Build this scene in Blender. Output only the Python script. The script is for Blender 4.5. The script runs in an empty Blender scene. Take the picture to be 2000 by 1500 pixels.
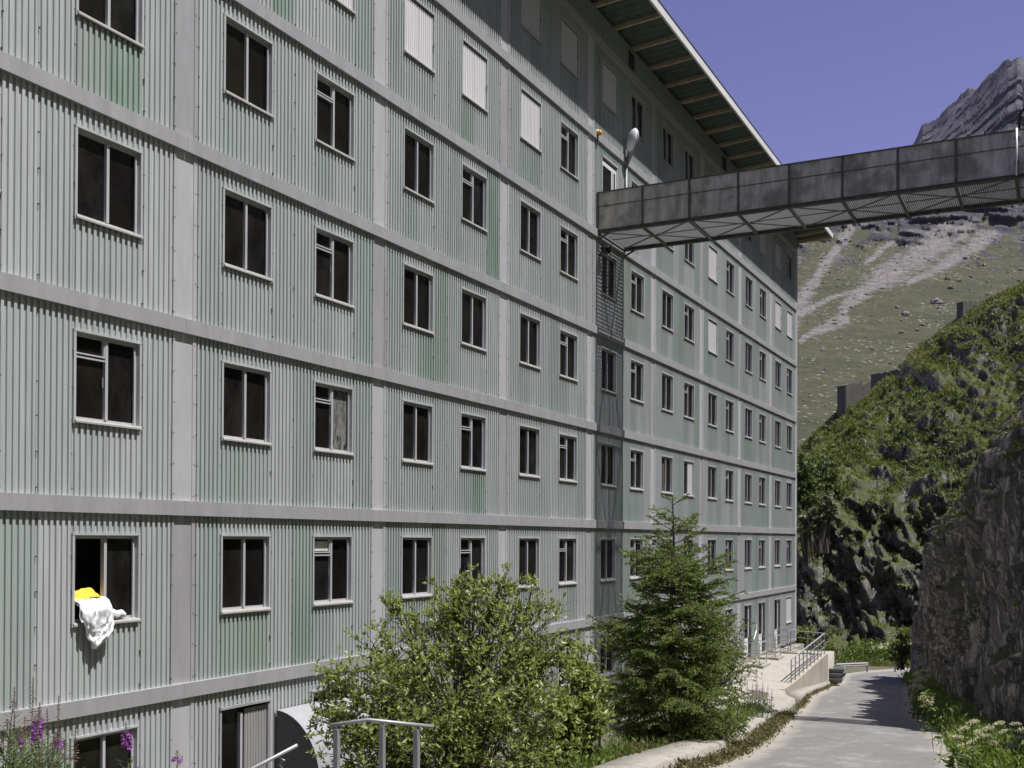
import bpy, bmesh, math, random
import numpy as np
from mathutils import Vector, Matrix, noise

random.seed(7)
RNG = np.random.default_rng(7)
SC = bpy.context.scene
COL = SC.collection

# ------------------------------------------------------------------ camera
# world: X = away from the facade towards the road, Y = along the facade, Z up (0 = top of the first floor band)
CAM = Vector((13.573, -14.262, 2.505))
RIGHT = Vector((0.8919, 0.4513, 0.0048)).normalized()
FWD = Vector((-0.4513, 0.8922, 0.0059)).normalized()
UP = RIGHT.cross(FWD).normalized()
RIGHT = FWD.cross(UP).normalized()
cam_d = bpy.data.cameras.new('camera')
cam = bpy.data.objects.new('camera', cam_d)
COL.objects.link(cam)
cam.matrix_world = Matrix(((RIGHT.x, UP.x, -FWD.x, CAM.x), (RIGHT.y, UP.y, -FWD.y, CAM.y),
                           (RIGHT.z, UP.z, -FWD.z, CAM.z), (0, 0, 0, 1)))
cam_d.sensor_width = 36.0
cam_d.lens = 2137.27 / 2000 * 36
cam_d.shift_y = (1041.0 - 750.0) / 2000
cam_d.clip_start = 0.1
cam_d.clip_end = 12000
SC.camera = cam

# ------------------------------------------------------------------ light
ELEV = math.radians(65.5)
SUN_DIR = Vector((math.cos(ELEV), 0.0, math.sin(ELEV)))
world = bpy.data.worlds.new('World')
SC.world = world
world.use_nodes = True
wn = world.node_tree
wn.nodes.clear()
w_out = wn.nodes.new('ShaderNodeOutputWorld')
w_bg = wn.nodes.new('ShaderNodeBackground')
w_sky = wn.nodes.new('ShaderNodeTexSky')
w_sky.sky_type = 'NISHITA'
w_sky.sun_disc = False
w_sky.sun_elevation = ELEV
w_sky.sun_rotation = math.radians(90)
w_sky.altitude = 1900
w_sky.air_density = 1.0
w_sky.dust_density = 0.4
w_sky.ozone_density = 1.6
w_tint = wn.nodes.new('ShaderNodeMix')
w_tint.data_type = 'RGBA'
w_tint.blend_type = 'MULTIPLY'
w_tint.inputs[0].default_value = 1.0
w_tint.inputs[7].default_value = (1.20, 0.79, 1.08, 1)
wn.links.new(w_sky.outputs[0], w_tint.inputs[6])
wn.links.new(w_tint.outputs[2], w_bg.inputs[0])
wn.links.new(w_bg.outputs[0], w_out.inputs[0])
w_bg.inputs[1].default_value = 0.085
sun_d = bpy.data.lights.new('sun', 'SUN')
sun_d.energy = 5.0
sun_d.angle = math.radians(0.5)
sun_d.color = (1.0, 0.975, 0.945)
sun = bpy.data.objects.new('sun', sun_d)
COL.objects.link(sun)
sun.rotation_euler = (-SUN_DIR).to_track_quat('-Z', 'Y').to_euler()
SC.view_settings.view_transform = 'Standard'
SC.view_settings.look = 'None'
SC.view_settings.exposure = 0.46
SC.view_settings.gamma = 1.0
SC.view_settings.use_curve_mapping = False


# ------------------------------------------------------------------ helpers: objects
def tag(o, label=None, cat=None, group=None, kind=None):
    if label: o['label'] = label
    if cat: o['category'] = cat
    if group: o['group'] = group
    if kind: o['kind'] = kind
    return o


def empty(name, loc, label, cat, group=None, rotz=0.0):
    o = bpy.data.objects.new(name, None)
    o.empty_display_size = 0.2
    COL.objects.link(o)
    o.location = loc
    o.rotation_euler = (0, 0, rotz)
    return tag(o, label, cat, group)


def link(name, me, m, parent=None, loc=None):
    """link a mesh (shared or not) as one object; coordinates are world coordinates minus the parent's location"""
    o = bpy.data.objects.new(name, me)
    COL.objects.link(o)
    if m is not None:
        if len(me.materials) == 0:
            me.materials.append(m)
        if me.materials[0] != m:
            o.material_slots[0].link = 'OBJECT'
            o.material_slots[0].material = m
    if loc is not None: o.location = loc
    if parent is not None: o.parent = parent
    return o


class MB:
    """collects simple solids, builds one mesh"""
    def __init__(s):
        s.v = []; s.f = []
    def add(s, vs, fs):
        b = len(s.v)
        s.v += [tuple(q) for q in vs]
        s.f += [tuple(i + b for i in q) for q in fs]
    def box(s, x0, x1, y0, y1, z0, z1):
        s.add([(x0, y0, z0), (x1, y0, z0), (x1, y1, z0), (x0, y1, z0), (x0, y0, z1), (x1, y0, z1), (x1, y1, z1), (x0, y1, z1)],
              [(0, 3, 2, 1), (4, 5, 6, 7), (0, 1, 5, 4), (1, 2, 6, 5), (2, 3, 7, 6), (3, 0, 4, 7)])
    def bar(s, a, b, w, h=None, up=(0, 0, 1)):
        """rectangular bar from a to b"""
        h = h or w
        a = Vector(a); b = Vector(b); d = (b - a).normalized()
        u = Vector(up)
        if abs(d.dot(u)) > 0.98: u = Vector((1, 0, 0))
        x = d.cross(u).normalized(); y = x.cross(d).normalized()
        q = [a + x * (sx * w / 2) + y * (sy * h / 2) for sx, sy in ((-1, -1), (1, -1), (1, 1), (-1, 1))]
        q += [c + (b - a) for c in q]
        s.add(q, [(3, 2, 1, 0), (4, 5, 6, 7), (0, 1, 5, 4), (1, 2, 6, 5), (2, 3, 7, 6), (3, 0, 4, 7)])
    def tube(s, pts, radii, n=8, cap=True):
        pts = [Vector(q) for q in pts]
        if not hasattr(radii, '__len__'): radii = [radii] * len(pts)
        b = len(s.v); x = None
        for i, q in enumerate(pts):
            d = (pts[min(i + 1, len(pts) - 1)] - pts[max(i - 1, 0)]).normalized()
            if x is None:
                u = Vector((0, 0, 1)) if abs(d.z) < 0.9 else Vector((1, 0, 0))
                x = d.cross(u).normalized()
            else:
                x = (x - d * x.dot(d)).normalized()
            y = d.cross(x)
            for k in range(n):
                t = 2 * math.pi * k / n
                s.v.append(tuple(q + (x * math.cos(t) + y * math.sin(t)) * radii[i]))
        for i in range(len(pts) - 1):
            for k in range(n):
                s.f.append((b + i * n + k, b + i * n + (k + 1) % n, b + (i + 1) * n + (k + 1) % n, b + (i + 1) * n + k))
        if cap:
            s.f.append(tuple(b + k for k in range(n - 1, -1, -1)))
            s.f.append(tuple(b + (len(pts) - 1) * n + k for k in range(n)))
    def mesh(s, name, smooth=False):
        me = bpy.data.meshes.new(name)
        me.from_pydata(s.v, [], s.f)
        if smooth: me.shade_smooth()
        me.update()
        return me
    def build(s, name, m, parent=None, loc=None, smooth=False):
        return link(name, s.mesh(name, smooth), m, parent, loc)


def np_mesh(name, verts, faces, smooth=False):
    """verts (N,3), faces (M,k) all with k corners"""
    verts = np.asarray(verts, np.float32); faces = np.asarray(faces, np.int32)
    me = bpy.data.meshes.new(name)
    me.vertices.add(len(verts)); me.vertices.foreach_set('co', verts.ravel())
    k = faces.shape[1]
    me.loops.add(faces.size); me.loops.foreach_set('vertex_index', faces.ravel())
    me.polygons.add(len(faces))
    me.polygons.foreach_set('loop_start', np.arange(0, faces.size, k, dtype=np.int32))
    me.update(calc_edges=True)
    if smooth: me.shade_smooth()
    me.validate()
    return me


def grid_mesh(name, P, smooth=True, flip=False, attrs=None):
    """P (R,C,3) -> quad sheet"""
    R, C = P.shape[:2]
    i = np.arange(R * C).reshape(R, C)
    q = np.stack([i[:-1, :-1], i[:-1, 1:], i[1:, 1:], i[1:, :-1]], -1).reshape(-1, 4)
    if flip: q = q[:, ::-1]
    me = np_mesh(name, P.reshape(-1, 3), q, smooth)
    for k, a in (attrs or {}).items():
        at = me.attributes.new(k, 'FLOAT', 'POINT')
        at.data.foreach_set('value', np.asarray(a, np.float32).ravel())
    return me


def fbm(x, y, z=0.0, H=0.9, lac=2.1, octv=5):
    return noise.fractal(Vector((x, y, z)), H, lac, octv)


def ridged(x, y, z=0.0, H=0.8, lac=2.1, octv=6):
    return noise.ridged_multi_fractal(Vector((x, y, z)), H, lac, octv, 1.0, 2.0)


# ------------------------------------------------------------------ helpers: materials
class MT:
    def __init__(s, name):
        s.m = bpy.data.materials.new(name); s.m.use_nodes = True
        s.nt = s.m.node_tree; s.N = s.nt.nodes; s.L = s.nt.links
        s.bsdf = s.N['Principled BSDF']; s.out = s.N['Material Output']
    def n(s, t, **kw):
        q = s.N.new(t)
        for k, v in kw.items(): setattr(q, k, v)
        return q
    def coord(s, kind='Object', scale=(1, 1, 1), rot=(0, 0, 0)):
        tc = s.n('ShaderNodeTexCoord'); mp = s.n('ShaderNodeMapping')
        mp.inputs['Scale'].default_value = scale; mp.inputs['Rotation'].default_value = rot
        s.L.new(tc.outputs[kind], mp.inputs[0]); return mp.outputs[0]
    def pos(s, scale=(1, 1, 1), rot=(0, 0, 0)):
        g = s.n('ShaderNodeNewGeometry'); mp = s.n('ShaderNodeMapping')
        mp.inputs['Scale'].default_value = scale; mp.inputs['Rotation'].default_value = rot
        s.L.new(g.outputs['Position'], mp.inputs[0]); return mp.outputs[0]
    def noise(s, vec, scale, detail=4, rough=0.6, dist=0.0):
        q = s.n('ShaderNodeTexNoise'); q.inputs['Scale'].default_value = scale
        q.inputs['Detail'].default_value = detail; q.inputs['Roughness'].default_value = rough
        q.inputs['Distortion'].default_value = dist
        s.L.new(vec, q.inputs['Vector']); return q.outputs[0]
    def voro(s, vec, scale, feature='F1', out=0):
        q = s.n('ShaderNodeTexVoronoi'); q.feature = feature; q.inputs['Scale'].default_value = scale
        s.L.new(vec, q.inputs['Vector']); return q.outputs[out]
    def ramp(s, fac, stops):
        q = s.n('ShaderNodeValToRGB'); e = q.color_ramp.elements
        while len(e) < len(stops): e.new(0.5)
        for k, (p, c) in enumerate(stops):
            e[k].position = p
            e[k].color = (c, c, c, 1) if not hasattr(c, '__len__') else (*c, 1)
        s.L.new(fac, q.inputs[0]); return q.outputs[0]
    def mix(s, fac, a, b, mode='MIX'):
        q = s.n('ShaderNodeMix', data_type='RGBA', blend_type=mode)
        for sock, v in ((q.inputs[0], fac), (q.inputs[6], a), (q.inputs[7], b)):
            if hasattr(v, 'is_linked'): s.L.new(v, sock)
            elif hasattr(v, '__len__'): sock.default_value = (*v, 1)
            else: sock.default_value = v
        return q.outputs[2]
    def math(s, op, a, b=0.0):
        q = s.n('ShaderNodeMath', operation=op)
        for sock, v in ((q.inputs[0], a), (q.inputs[1], b)):
            if hasattr(v, 'is_linked'): s.L.new(v, sock)
            else: sock.default_value = v
        return q.outputs[0]
    def attr(s, name):
        q = s.n('ShaderNodeAttribute', attribute_name=name); return q.outputs['Fac']
    def island(s):
        return s.n('ShaderNodeNewGeometry').outputs['Random Per Island']
    def objrand(s):
        return s.n('ShaderNodeObjectInfo').outputs['Random']
    def normal_z(s):
        g = s.n('ShaderNodeNewGeometry'); x = s.n('ShaderNodeSeparateXYZ')
        s.L.new(g.outputs['Normal'], x.inputs[0]); return x.outputs[2]
    def bump(s, h, strength=0.3, dist=0.02):
        q = s.n('ShaderNodeBump'); q.inputs['Strength'].default_value = strength; q.inputs['Distance'].default_value = dist
        s.L.new(h, q.inputs['Height']); s.L.new(q.outputs[0], s.bsdf.inputs['Normal']); return s
    def fin(s, color, rough=0.6, metal=0.0, spec=0.5):
        for k, v in (('Base Color', color), ('Roughness', rough), ('Metallic', metal), ('Specular IOR Level', spec)):
            sock = s.bsdf.inputs[k]
            if hasattr(v, 'is_linked'): s.L.new(v, sock)
            elif hasattr(v, '__len__'): sock.default_value = (*v, 1)
            else: sock.default_value = v
        return s.m


def m_cladding(name, base, green, amount):
    t = MT(name)
    v = t.pos((1.2, 9.0, 0.55)); st = t.noise(v, 1.0, 5, 0.62)
    big = t.noise(t.pos((1, 0.9, 0.25)), 0.9, 3, 0.55)
    c = t.mix(t.ramp(st, [(0.32, 0.0), (0.72, 1.0)]), tuple(q * 0.86 for q in base), tuple(min(q * 1.1, 1) for q in base))
    g = t.math('MULTIPLY', t.ramp(big, [(0.40, 0.0), (0.62, 1.0)]), amount)
    c = t.mix(g, c, green)
    c = t.mix(t.math('MULTIPLY', t.objrand(), 0.18), c, (0.36, 0.39, 0.40))
    fl = t.noise(t.pos((1, 1, 0.7)), 7.0, 3, 0.7)
    c = t.mix(t.ramp(fl, [(0.70, 0.0), (0.76, 0.45)]), c, (0.78, 0.78, 0.76))
    return t.bump(st, 0.08, 0.01).fin(c, t.ramp(st, [(0.2, 0.48), (0.8, 0.60)]), 0.28, 0.5)


def m_metal(name, base, dark=0.75, rough=0.45, metal=0.25, streak=(2.5, 2.5, 0.7)):
    t = MT(name)
    a = t.noise(t.pos(streak), 1.3, 5, 0.65)
    b = t.noise(t.pos((1, 1, 1)), 0.35, 2, 0.5)
    c = t.mix(t.ramp(a, [(0.3, 0.0), (0.7, 1.0)]), tuple(q * dark for q in base), base)
    c = t.mix(t.math('MULTIPLY', t.ramp(b, [(0.35, 0.0), (0.7, 1.0)]), 0.35), c, tuple(q * 0.8 for q in base))
    c = t.mix(t.math('MULTIPLY', t.objrand(), 0.18), c, tuple(q * 0.78 for q in base))
    return t.bump(a, 0.06, 0.01).fin(c, rough, metal)


def m_plain(name, base, rough=0.6, metal=0.0, var=0.25, scale=6.0, bump=0.1):
    t = MT(name)
    a = t.noise(t.coord(), scale, 4, 0.6)
    c = t.mix(t.ramp(a, [(0.3, 0.0), (0.7, 1.0)]), tuple(q * (1 - var) for q in base), tuple(min(q * (1 + var * 0.4), 1) for q in base))
    return t.bump(a, bump, 0.01).fin(c, rough, metal)


def m_leaf(name, cols, trans=0.35, rough=0.45, back=None):
    """foliage: each leaf has its own tint, light passes through"""
    t = MT(name)
    r = t.island()
    k = len(cols)
    c = t.ramp(r, [(i / max(k - 1, 1), q) for i, q in enumerate(cols)])
    if back:
        g = t.n('ShaderNodeNewGeometry'); c = t.mix(g.outputs['Backfacing'], c, back)
    t.fin(c, rough, 0.0, 0.35)
    tr = t.n('ShaderNodeBsdfTranslucent')
    ct = t.mix(1.0, c, (1.25, 1.35, 0.6), 'MULTIPLY')
    t.L.new(ct, tr.inputs[0])
    ms = t.n('ShaderNodeMixShader'); ms.inputs[0].default_value = trans
    t.L.new(t.bsdf.outputs[0], ms.inputs[1]); t.L.new(tr.outputs[0], ms.inputs[2])
    t.L.new(ms.outputs[0], t.out.inputs[0])
    return t.m


def m_glass(name, fog=0.0, lit=(0.013, 0.0115, 0.0095)):
    t = MT(name)
    a = t.noise(t.pos((1.3, 1.3, 0.8)), 1.6, 5, 0.65)
    sm = t.noise(t.pos((1, 1.5, 1)), 5.0, 4, 0.7)
    d = t.ramp(a, [(0.35, (0.006, 0.0055, 0.005)), (0.75, lit)])
    c = t.mix(t.ramp(sm, [(0.55, 0.0), (0.8, 0.3)]), d, (0.024, 0.022, 0.018))
    if fog:
        f = t.noise(t.pos((1, 3.2, 0.9)), 1.7, 5, 0.65, 0.8)
        c = t.mix(t.ramp(f, [(0.42, 0.05), (0.5, 0.75), (0.6, 0.3)]), c, (0.30, 0.30, 0.29))
    return t.fin(c, 0.06 if not fog else 0.35, 0.0, 0.35)


CLAD_BASE = (0.495, 0.525, 0.518)
M_CLAD = [m_cladding('cladding pale', CLAD_BASE, (0.39, 0.43, 0.40), 0.35),
          m_cladding('cladding light', (0.535, 0.555, 0.555), (0.47, 0.51, 0.495), 0.3),
          m_cladding('cladding green grey', (0.435, 0.475, 0.46), (0.36, 0.425, 0.39), 0.5),
          m_cladding('cladding faded green', (0.42, 0.455, 0.43), (0.29, 0.385, 0.31), 0.7),
          m_cladding('cladding strong green', (0.39, 0.445, 0.415), (0.235, 0.345, 0.265), 0.85)]
M_ALU = m_metal('aluminium trim', (0.51, 0.505, 0.52), 0.76, 0.50, 0.38)
M_ALU_L = m_metal('aluminium column sheet', (0.60, 0.60, 0.615), 0.82, 0.52, 0.32)
M_FRAME = m_metal('window aluminium', (0.57, 0.565, 0.59), 0.85, 0.35, 0.15)
M_SILL = m_metal('window sill aluminium', (0.47, 0.46, 0.435), 0.8, 0.4, 0.15)
M_SHUT = m_metal('white shutter sheet', (0.72, 0.71, 0.73), 0.88, 0.5, 0.0, (2, 9, 0.5))
M_SHUT_G = m_metal('grey shutter sheet', (0.36, 0.345, 0.34), 0.78, 0.5, 0.1, (2, 9, 0.5))
M_GLASS = m_glass('window glass')
M_GLASSV = [M_GLASS, m_glass('window glass brown room', 0.0, (0.020, 0.017, 0.0125)), m_glass('window glass grey blind', 0.0, (0.026, 0.0245, 0.023)), M_GLASS]
M_GLASS_F = m_glass('fogged glass', 1.0)
M_DARK = m_plain('dark interior', (0.018, 0.015, 0.013), 0.9)
M_CURT = m_plain('brown curtain', (0.06, 0.05, 0.04), 0.9, 0, 0.4, 12)
M_CURT_W = m_plain('white net curtain', (0.62, 0.6, 0.55), 0.9, 0, 0.4, 14)
M_SOFF = m_plain('painted soffit board', (0.075, 0.105, 0.085), 0.75, 0, 0.35, 3)
M_RAFT = m_plain('weathered rafter wood', (0.50, 0.41, 0.27), 0.8, 0, 0.3, 5)
M_FASC = m_metal('white fascia sheet', (0.78, 0.78, 0.77), 0.9, 0.45, 0.0)
M_ROOF = m_plain('dark roof sheet', (0.05, 0.05, 0.05), 0.6)
M_GALV = m_metal('galvanised steel', (0.36, 0.36, 0.37), 0.8, 0.45, 0.35)
M_GALV_L = m_metal('bright galvanised rail', (0.55, 0.56, 0.56), 0.85, 0.4, 0.3)
M_STEEL_D = m_plain('dirty dark steel', (0.11, 0.11, 0.09), 0.7, 0.1, 0.4, 7)
M_HOOD = m_metal('zinc hood sheet', (0.42, 0.42, 0.435), 0.88, 0.4, 0.2)
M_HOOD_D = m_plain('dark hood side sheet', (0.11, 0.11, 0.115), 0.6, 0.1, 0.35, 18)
M_WHITE = m_plain('white cotton', (0.80, 0.80, 0.82), 0.9, 0, 0.06, 5, 0.25)
M_YELL = m_plain('yellow cotton', (0.80, 0.50, 0.05), 0.9, 0, 0.2, 18, 0.3)
M_LAMPW = m_plain('lamp cover white', (0.75, 0.75, 0.78), 0.35, 0, 0.06, 4)
M_LAMPG = m_plain('lamp housing grey', (0.34, 0.34, 0.35), 0.5, 0.1, 0.15, 4)
M_BLACK = m_plain('black plastic', (0.02, 0.02, 0.02), 0.5)
M_ORANGE = m_plain('orange beacon', (0.75, 0.30, 0.03), 0.35, 0, 0.15, 9)
M_BOXP = m_plain('grey plastic tub', (0.14, 0.145, 0.15), 0.5, 0, 0.2, 6)


def m_bridge_panel():
    t = MT('stained bridge plate')
    a = t.noise(t.pos((3.2, 3.2, 0.55)), 1.1, 6, 0.68)
    b = t.noise(t.pos((1, 1, 1)), 0.9, 5, 0.65)
    f = t.noise(t.pos((1, 1, 1)), 26.0, 3, 0.6)
    c = t.mix(t.ramp(a, [(0.34, 0.0), (0.66, 1.0)]), (0.28, 0.265, 0.21), (0.66, 0.63, 0.58))
    c = t.mix(t.ramp(b, [(0.48, 0.0), (0.62, 0.75)]), c, (0.13, 0.125, 0.09))
    c = t.mix(t.math('MULTIPLY', f, 0.35), c, (0.26, 0.26, 0.255))
    return t.bump(b, 0.12, 0.02).fin(c, 0.7, 0.0)


M_BRIDGE = m_bridge_panel()


def m_concrete(name, base, stain=(0.2, 0.18, 0.15), scale=1.0, amt=0.6):
    t = MT(name)
    a = t.noise(t.pos((1, 1, 1)), 1.4 * scale, 6, 0.65)
    b = t.noise(t.pos((2.5, 2.5, 0.4)), 1.6 * scale, 5, 0.65)
    f = t.noise(t.pos(), 45.0, 3, 0.6)
    c = t.mix(t.ramp(a, [(0.3, 0.0), (0.7, 1.0)]), tuple(q * 0.8 for q in base), base)
    c = t.mix(t.math('MULTIPLY', t.ramp(b, [(0.50, 0.0), (0.72, 1.0)]), amt), c, stain)
    c = t.mix(t.math('MULTIPLY', f, 0.25), c, tuple(q * 0.72 for q in base))
    return t.bump(f, 0.2, 0.01).fin(c, 0.85)


M_CONC = m_concrete('terrace concrete', (0.37, 0.345, 0.30))
M_CONC_W = m_concrete('stained wall concrete', (0.40, 0.36, 0.30), (0.15, 0.13, 0.10), 1.2, 0.7)
M_KERB = m_concrete('kerb concrete', (0.36, 0.335, 0.29), (0.13, 0.12, 0.09), 1.6, 0.7)
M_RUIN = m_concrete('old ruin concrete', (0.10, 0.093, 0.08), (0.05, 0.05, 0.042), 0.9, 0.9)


def m_road():
    t = MT('worn pale asphalt')
    a = t.noise(t.pos(), 0.45, 5, 0.65)
    lane = t.noise(t.pos((0.9, 0.10, 0.1), (0, 0, math.radians(9))), 2.0, 4, 0.6)
    f = t.noise(t.pos(), 38.0, 4, 0.75)
    sp = t.voro(t.pos(), 55.0)
    c = t.mix(t.ramp(a, [(0.3, 0.0), (0.7, 1.0)]), (0.18, 0.172, 0.166), (0.25, 0.24, 0.226))
    c = t.mix(t.math('MULTIPLY', t.ramp(lane, [(0.45, 0.0), (0.62, 1.0)]), 0.5), c, (0.155, 0.15, 0.15))
    w = t.noise(t.pos((1, 0.45, 1)), 1.15, 6, 0.72)
    c = t.mix(t.ramp(w, [(0.54, 0.0), (0.62, 0.6)]), c, (0.40, 0.38, 0.35))
    ck = t.voro(t.pos((1, 0.6, 1)), 0.42, 'DISTANCE_TO_EDGE')
    cn = t.noise(t.pos(), 0.5, 3, 0.6)
    c = t.mix(t.math('MULTIPLY', t.ramp(ck, [(0.0, 0.8), (0.012, 0.0)]), t.ramp(cn, [(0.5, 0.0), (0.6, 1.0)])), c, (0.07, 0.068, 0.065))
    c = t.mix(t.ramp(f, [(0.40, 0.75), (0.62, 0.0)]), c, (0.11, 0.105, 0.10))
    c = t.mix(t.ramp(sp, [(0.0, 0.35), (0.25, 0.0)]), c, (0.40, 0.38, 0.35))
    e = t.attr('edge')
    gn = t.noise(t.pos(), 3.0, 5, 0.7)
    c = t.mix(t.ramp(t.math('MULTIPLY', t.math('ADD', gn, 0.35), e), [(0.3, 0.0), (0.62, 0.8)]), c, (0.33, 0.30, 0.25))
    return t.bump(f, 0.35, 0.012).fin(c, 0.88)


M_ROAD = m_road()


def m_ground():
    t = MT('earth and thin grass')
    a = t.noise(t.pos(), 0.8, 5, 0.65); f = t.noise(t.pos(), 16.0, 4, 0.7)
    c = t.mix(t.ramp(a, [(0.4, 0.0), (0.6, 1.0)]), (0.10, 0.085, 0.06), (0.06, 0.075, 0.03))
    c = t.mix(t.ramp(f, [(0.45, 0.0), (0.7, 0.7)]), c, (0.19, 0.165, 0.12))
    return t.bump(f, 0.5, 0.05).fin(c, 0.95)


M_GROUND = m_ground()


def m_rock(name, dark, mid, light, grass, scale=1.0, strata=(1.0, 1.4, 0.35), rot=(0.5, 0, 0), gz=(0.45, 0.7)):
    t = MT(name)
    v = t.pos(strata, rot)
    a = t.noise(v, 0.9 * scale, 8, 0.7, 0.6)
    b = t.noise(t.pos(), 0.25 * scale, 5, 0.6)
    cr = t.voro(t.pos(strata, rot), 1.5 * scale, 'DISTANCE_TO_EDGE')
    fn = t.noise(t.pos(), 7.0 * scale, 5, 0.75)
    c = t.ramp(a, [(0.30, dark), (0.52, mid), (0.74, light)])
    c = t.mix(t.ramp(cr, [(0.0, 0.25), (0.05, 0.0)]), c, tuple(q * 0.5 for q in dark))
    st = t.noise(t.pos((strata[0] * 3, strata[1] * 3.5, strata[2] * 0.9), rot), 1.6 * scale, 6, 0.75)
    c = t.mix(t.ramp(st, [(0.52, 0.0), (0.62, 0.9)]), c, tuple(min(1, q * 1.25) for q in light))  # pale streaks along the strata, painted like facets catching the sun
    c = t.mix(t.ramp(fn, [(0.62, 0.0), (0.72, 0.6)]), c, tuple(min(1, q * 1.5) for q in light))
    nz = t.normal_z()
    gsel = t.math('ADD', nz, t.math('MULTIPLY', t.math('SUBTRACT', b, 0.5), 1.1))
    gcol = t.ramp(t.noise(t.pos(), 1.8 * scale, 5, 0.7), [(0.3, tuple(q * 0.55 for q in grass)), (0.6, grass), (0.8, (grass[0] * 1.7, grass[1] * 1.3, grass[2] * 1.2))])
    c = t.mix(t.ramp(gsel, [(gz[0], 0.0), (gz[1], 1.0)]), c, gcol)
    h = t.math('ADD', a, t.math('MULTIPLY', fn, 0.35))
    return t.bump(h, 0.8, 0.25).fin(c, 0.85, 0.0, 0.4)


M_CLIFF = m_rock('roadside cliff rock', (0.03, 0.028, 0.026), (0.09, 0.083, 0.076), (0.34, 0.315, 0.29), (0.075, 0.085, 0.028), 1.0)
M_SPUR = m_rock('spur rock', (0.04, 0.038, 0.037), (0.10, 0.095, 0.09), (0.25, 0.24, 0.225), (0.068, 0.08, 0.024), 0.55, gz=(0.30, 0.5))


def m_mountain():
    t = MT('alpine slope')
    a = t.noise(t.pos(), 0.012, 8, 0.68); f = t.noise(t.pos(), 0.16, 6, 0.72)
    fl = t.noise(t.pos((1, 1, 1)), 0.05, 6, 0.7)
    grass = t.ramp(fl, [(0.3, (0.055, 0.06, 0.034)), (0.55, (0.092, 0.09, 0.05)), (0.8, (0.125, 0.11, 0.07))])
    grass = t.mix(t.ramp(f, [(0.40, 0.55), (0.58, 0.0)]), grass, (0.05, 0.055, 0.033))
    rock = t.ramp(t.noise(t.pos((1, 1, 1.6)), 0.022, 9, 0.75, 0.5), [(0.34, (0.022, 0.02, 0.026)), (0.50, (0.055, 0.052, 0.06)), (0.70, (0.20, 0.185, 0.19))])
    scree = t.ramp(f, [(0.32, (0.125, 0.115, 0.11)), (0.62, (0.235, 0.215, 0.205))])
    r = t.math('ADD', t.attr('rock'), t.math('MULTIPLY', t.math('SUBTRACT', a, 0.5), 1.3))
    c = t.mix(t.ramp(r, [(0.42, 0.0), (0.58, 1.0)]), grass, rock)
    s = t.math('ADD', t.attr('scree'), t.math('MULTIPLY', t.math('SUBTRACT', f, 0.5), 1.3))
    c = t.mix(t.ramp(s, [(0.30, 0.0), (0.75, 0.9)]), c, scree)
    st = t.voro(t.pos(), 0.30, 'F1', 0)
    sel = t.noise(t.pos(), 0.03, 4, 0.7)
    stn = t.math('MULTIPLY', t.ramp(st, [(0.16, 1.0), (0.22, 0.0)]), t.ramp(sel, [(0.46, 0.0), (0.56, 1.0)]))
    c = t.mix(stn, c, (0.36, 0.34, 0.33))
    return t.bump(t.math('ADD', f, a), 0.9, 4.0).fin(c, 0.95, 0, 0.2)


M_MOUNT = m_mountain()
M_BOULD = m_rock('boulder rock', (0.06, 0.055, 0.055), (0.14, 0.13, 0.13), (0.34, 0.32, 0.31), (0.13, 0.13, 0.12), 0.3, gz=(2.0, 3.0))

M_WILLOW = m_leaf('willow leaf', [(0.105, 0.145, 0.026), (0.175, 0.22, 0.045), (0.25, 0.29, 0.072), (0.38, 0.41, 0.17)], 0.40, 0.36, (0.29, 0.32, 0.15))
M_BIRCH = m_leaf('small shrub leaf', [(0.11, 0.15, 0.04), (0.16, 0.20, 0.06), (0.22, 0.25, 0.10)], 0.38)
M_SPRUCE = m_leaf('spruce needles', [(0.075, 0.115, 0.026), (0.12, 0.165, 0.036), (0.175, 0.22, 0.05), (0.25, 0.285, 0.075)], 0.25, 0.5)
M_FIREW = m_leaf('fireweed leaf', [(0.06, 0.09, 0.032), (0.085, 0.12, 0.045), (0.12, 0.145, 0.065)], 0.3, 0.45, (0.13, 0.15, 0.095))
M_FLOWER = m_leaf('fireweed petal', [(0.22, 0.05, 0.30), (0.32, 0.09, 0.42), (0.40, 0.15, 0.50)], 0.3, 0.6)
M_BUD = m_leaf('fireweed bud', [(0.16, 0.08, 0.09), (0.22, 0.12, 0.13), (0.25, 0.17, 0.14)], 0.2, 0.6)
M_HERB = m_leaf('roadside herb leaf', [(0.09, 0.14, 0.028), (0.14, 0.19, 0.045), (0.20, 0.24, 0.075)], 0.38)
M_UMBEL = m_leaf('cream umbel', [(0.42, 0.42, 0.28), (0.55, 0.54, 0.38), (0.62, 0.60, 0.47)], 0.25, 0.8)
M_DRY = m_leaf('dry weeds', [(0.16, 0.12, 0.06), (0.12, 0.11, 0.045), (0.085, 0.095, 0.035), (0.24, 0.19, 0.11)], 0.25, 0.7)
M_TUFT = m_leaf('hill grass', [(0.085, 0.105, 0.022), (0.13, 0.15, 0.034), (0.18, 0.19, 0.055), (0.27, 0.25, 0.11)], 0.32, 0.7)
M_TUFT_G = m_leaf('grey green alder', [(0.12, 0.14, 0.075), (0.17, 0.19, 0.12), (0.24, 0.25, 0.17)], 0.3, 0.6)
M_ALDER = m_leaf('dark alder leaf', [(0.07, 0.10, 0.03), (0.10, 0.135, 0.045), (0.15, 0.18, 0.07)], 0.3, 0.6)
M_BARK = m_plain('grey bark', (0.085, 0.075, 0.06), 0.9, 0, 0.4, 14)
M_STEM = m_plain('green stem', (0.10, 0.11, 0.05), 0.7, 0, 0.3, 14)

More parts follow.
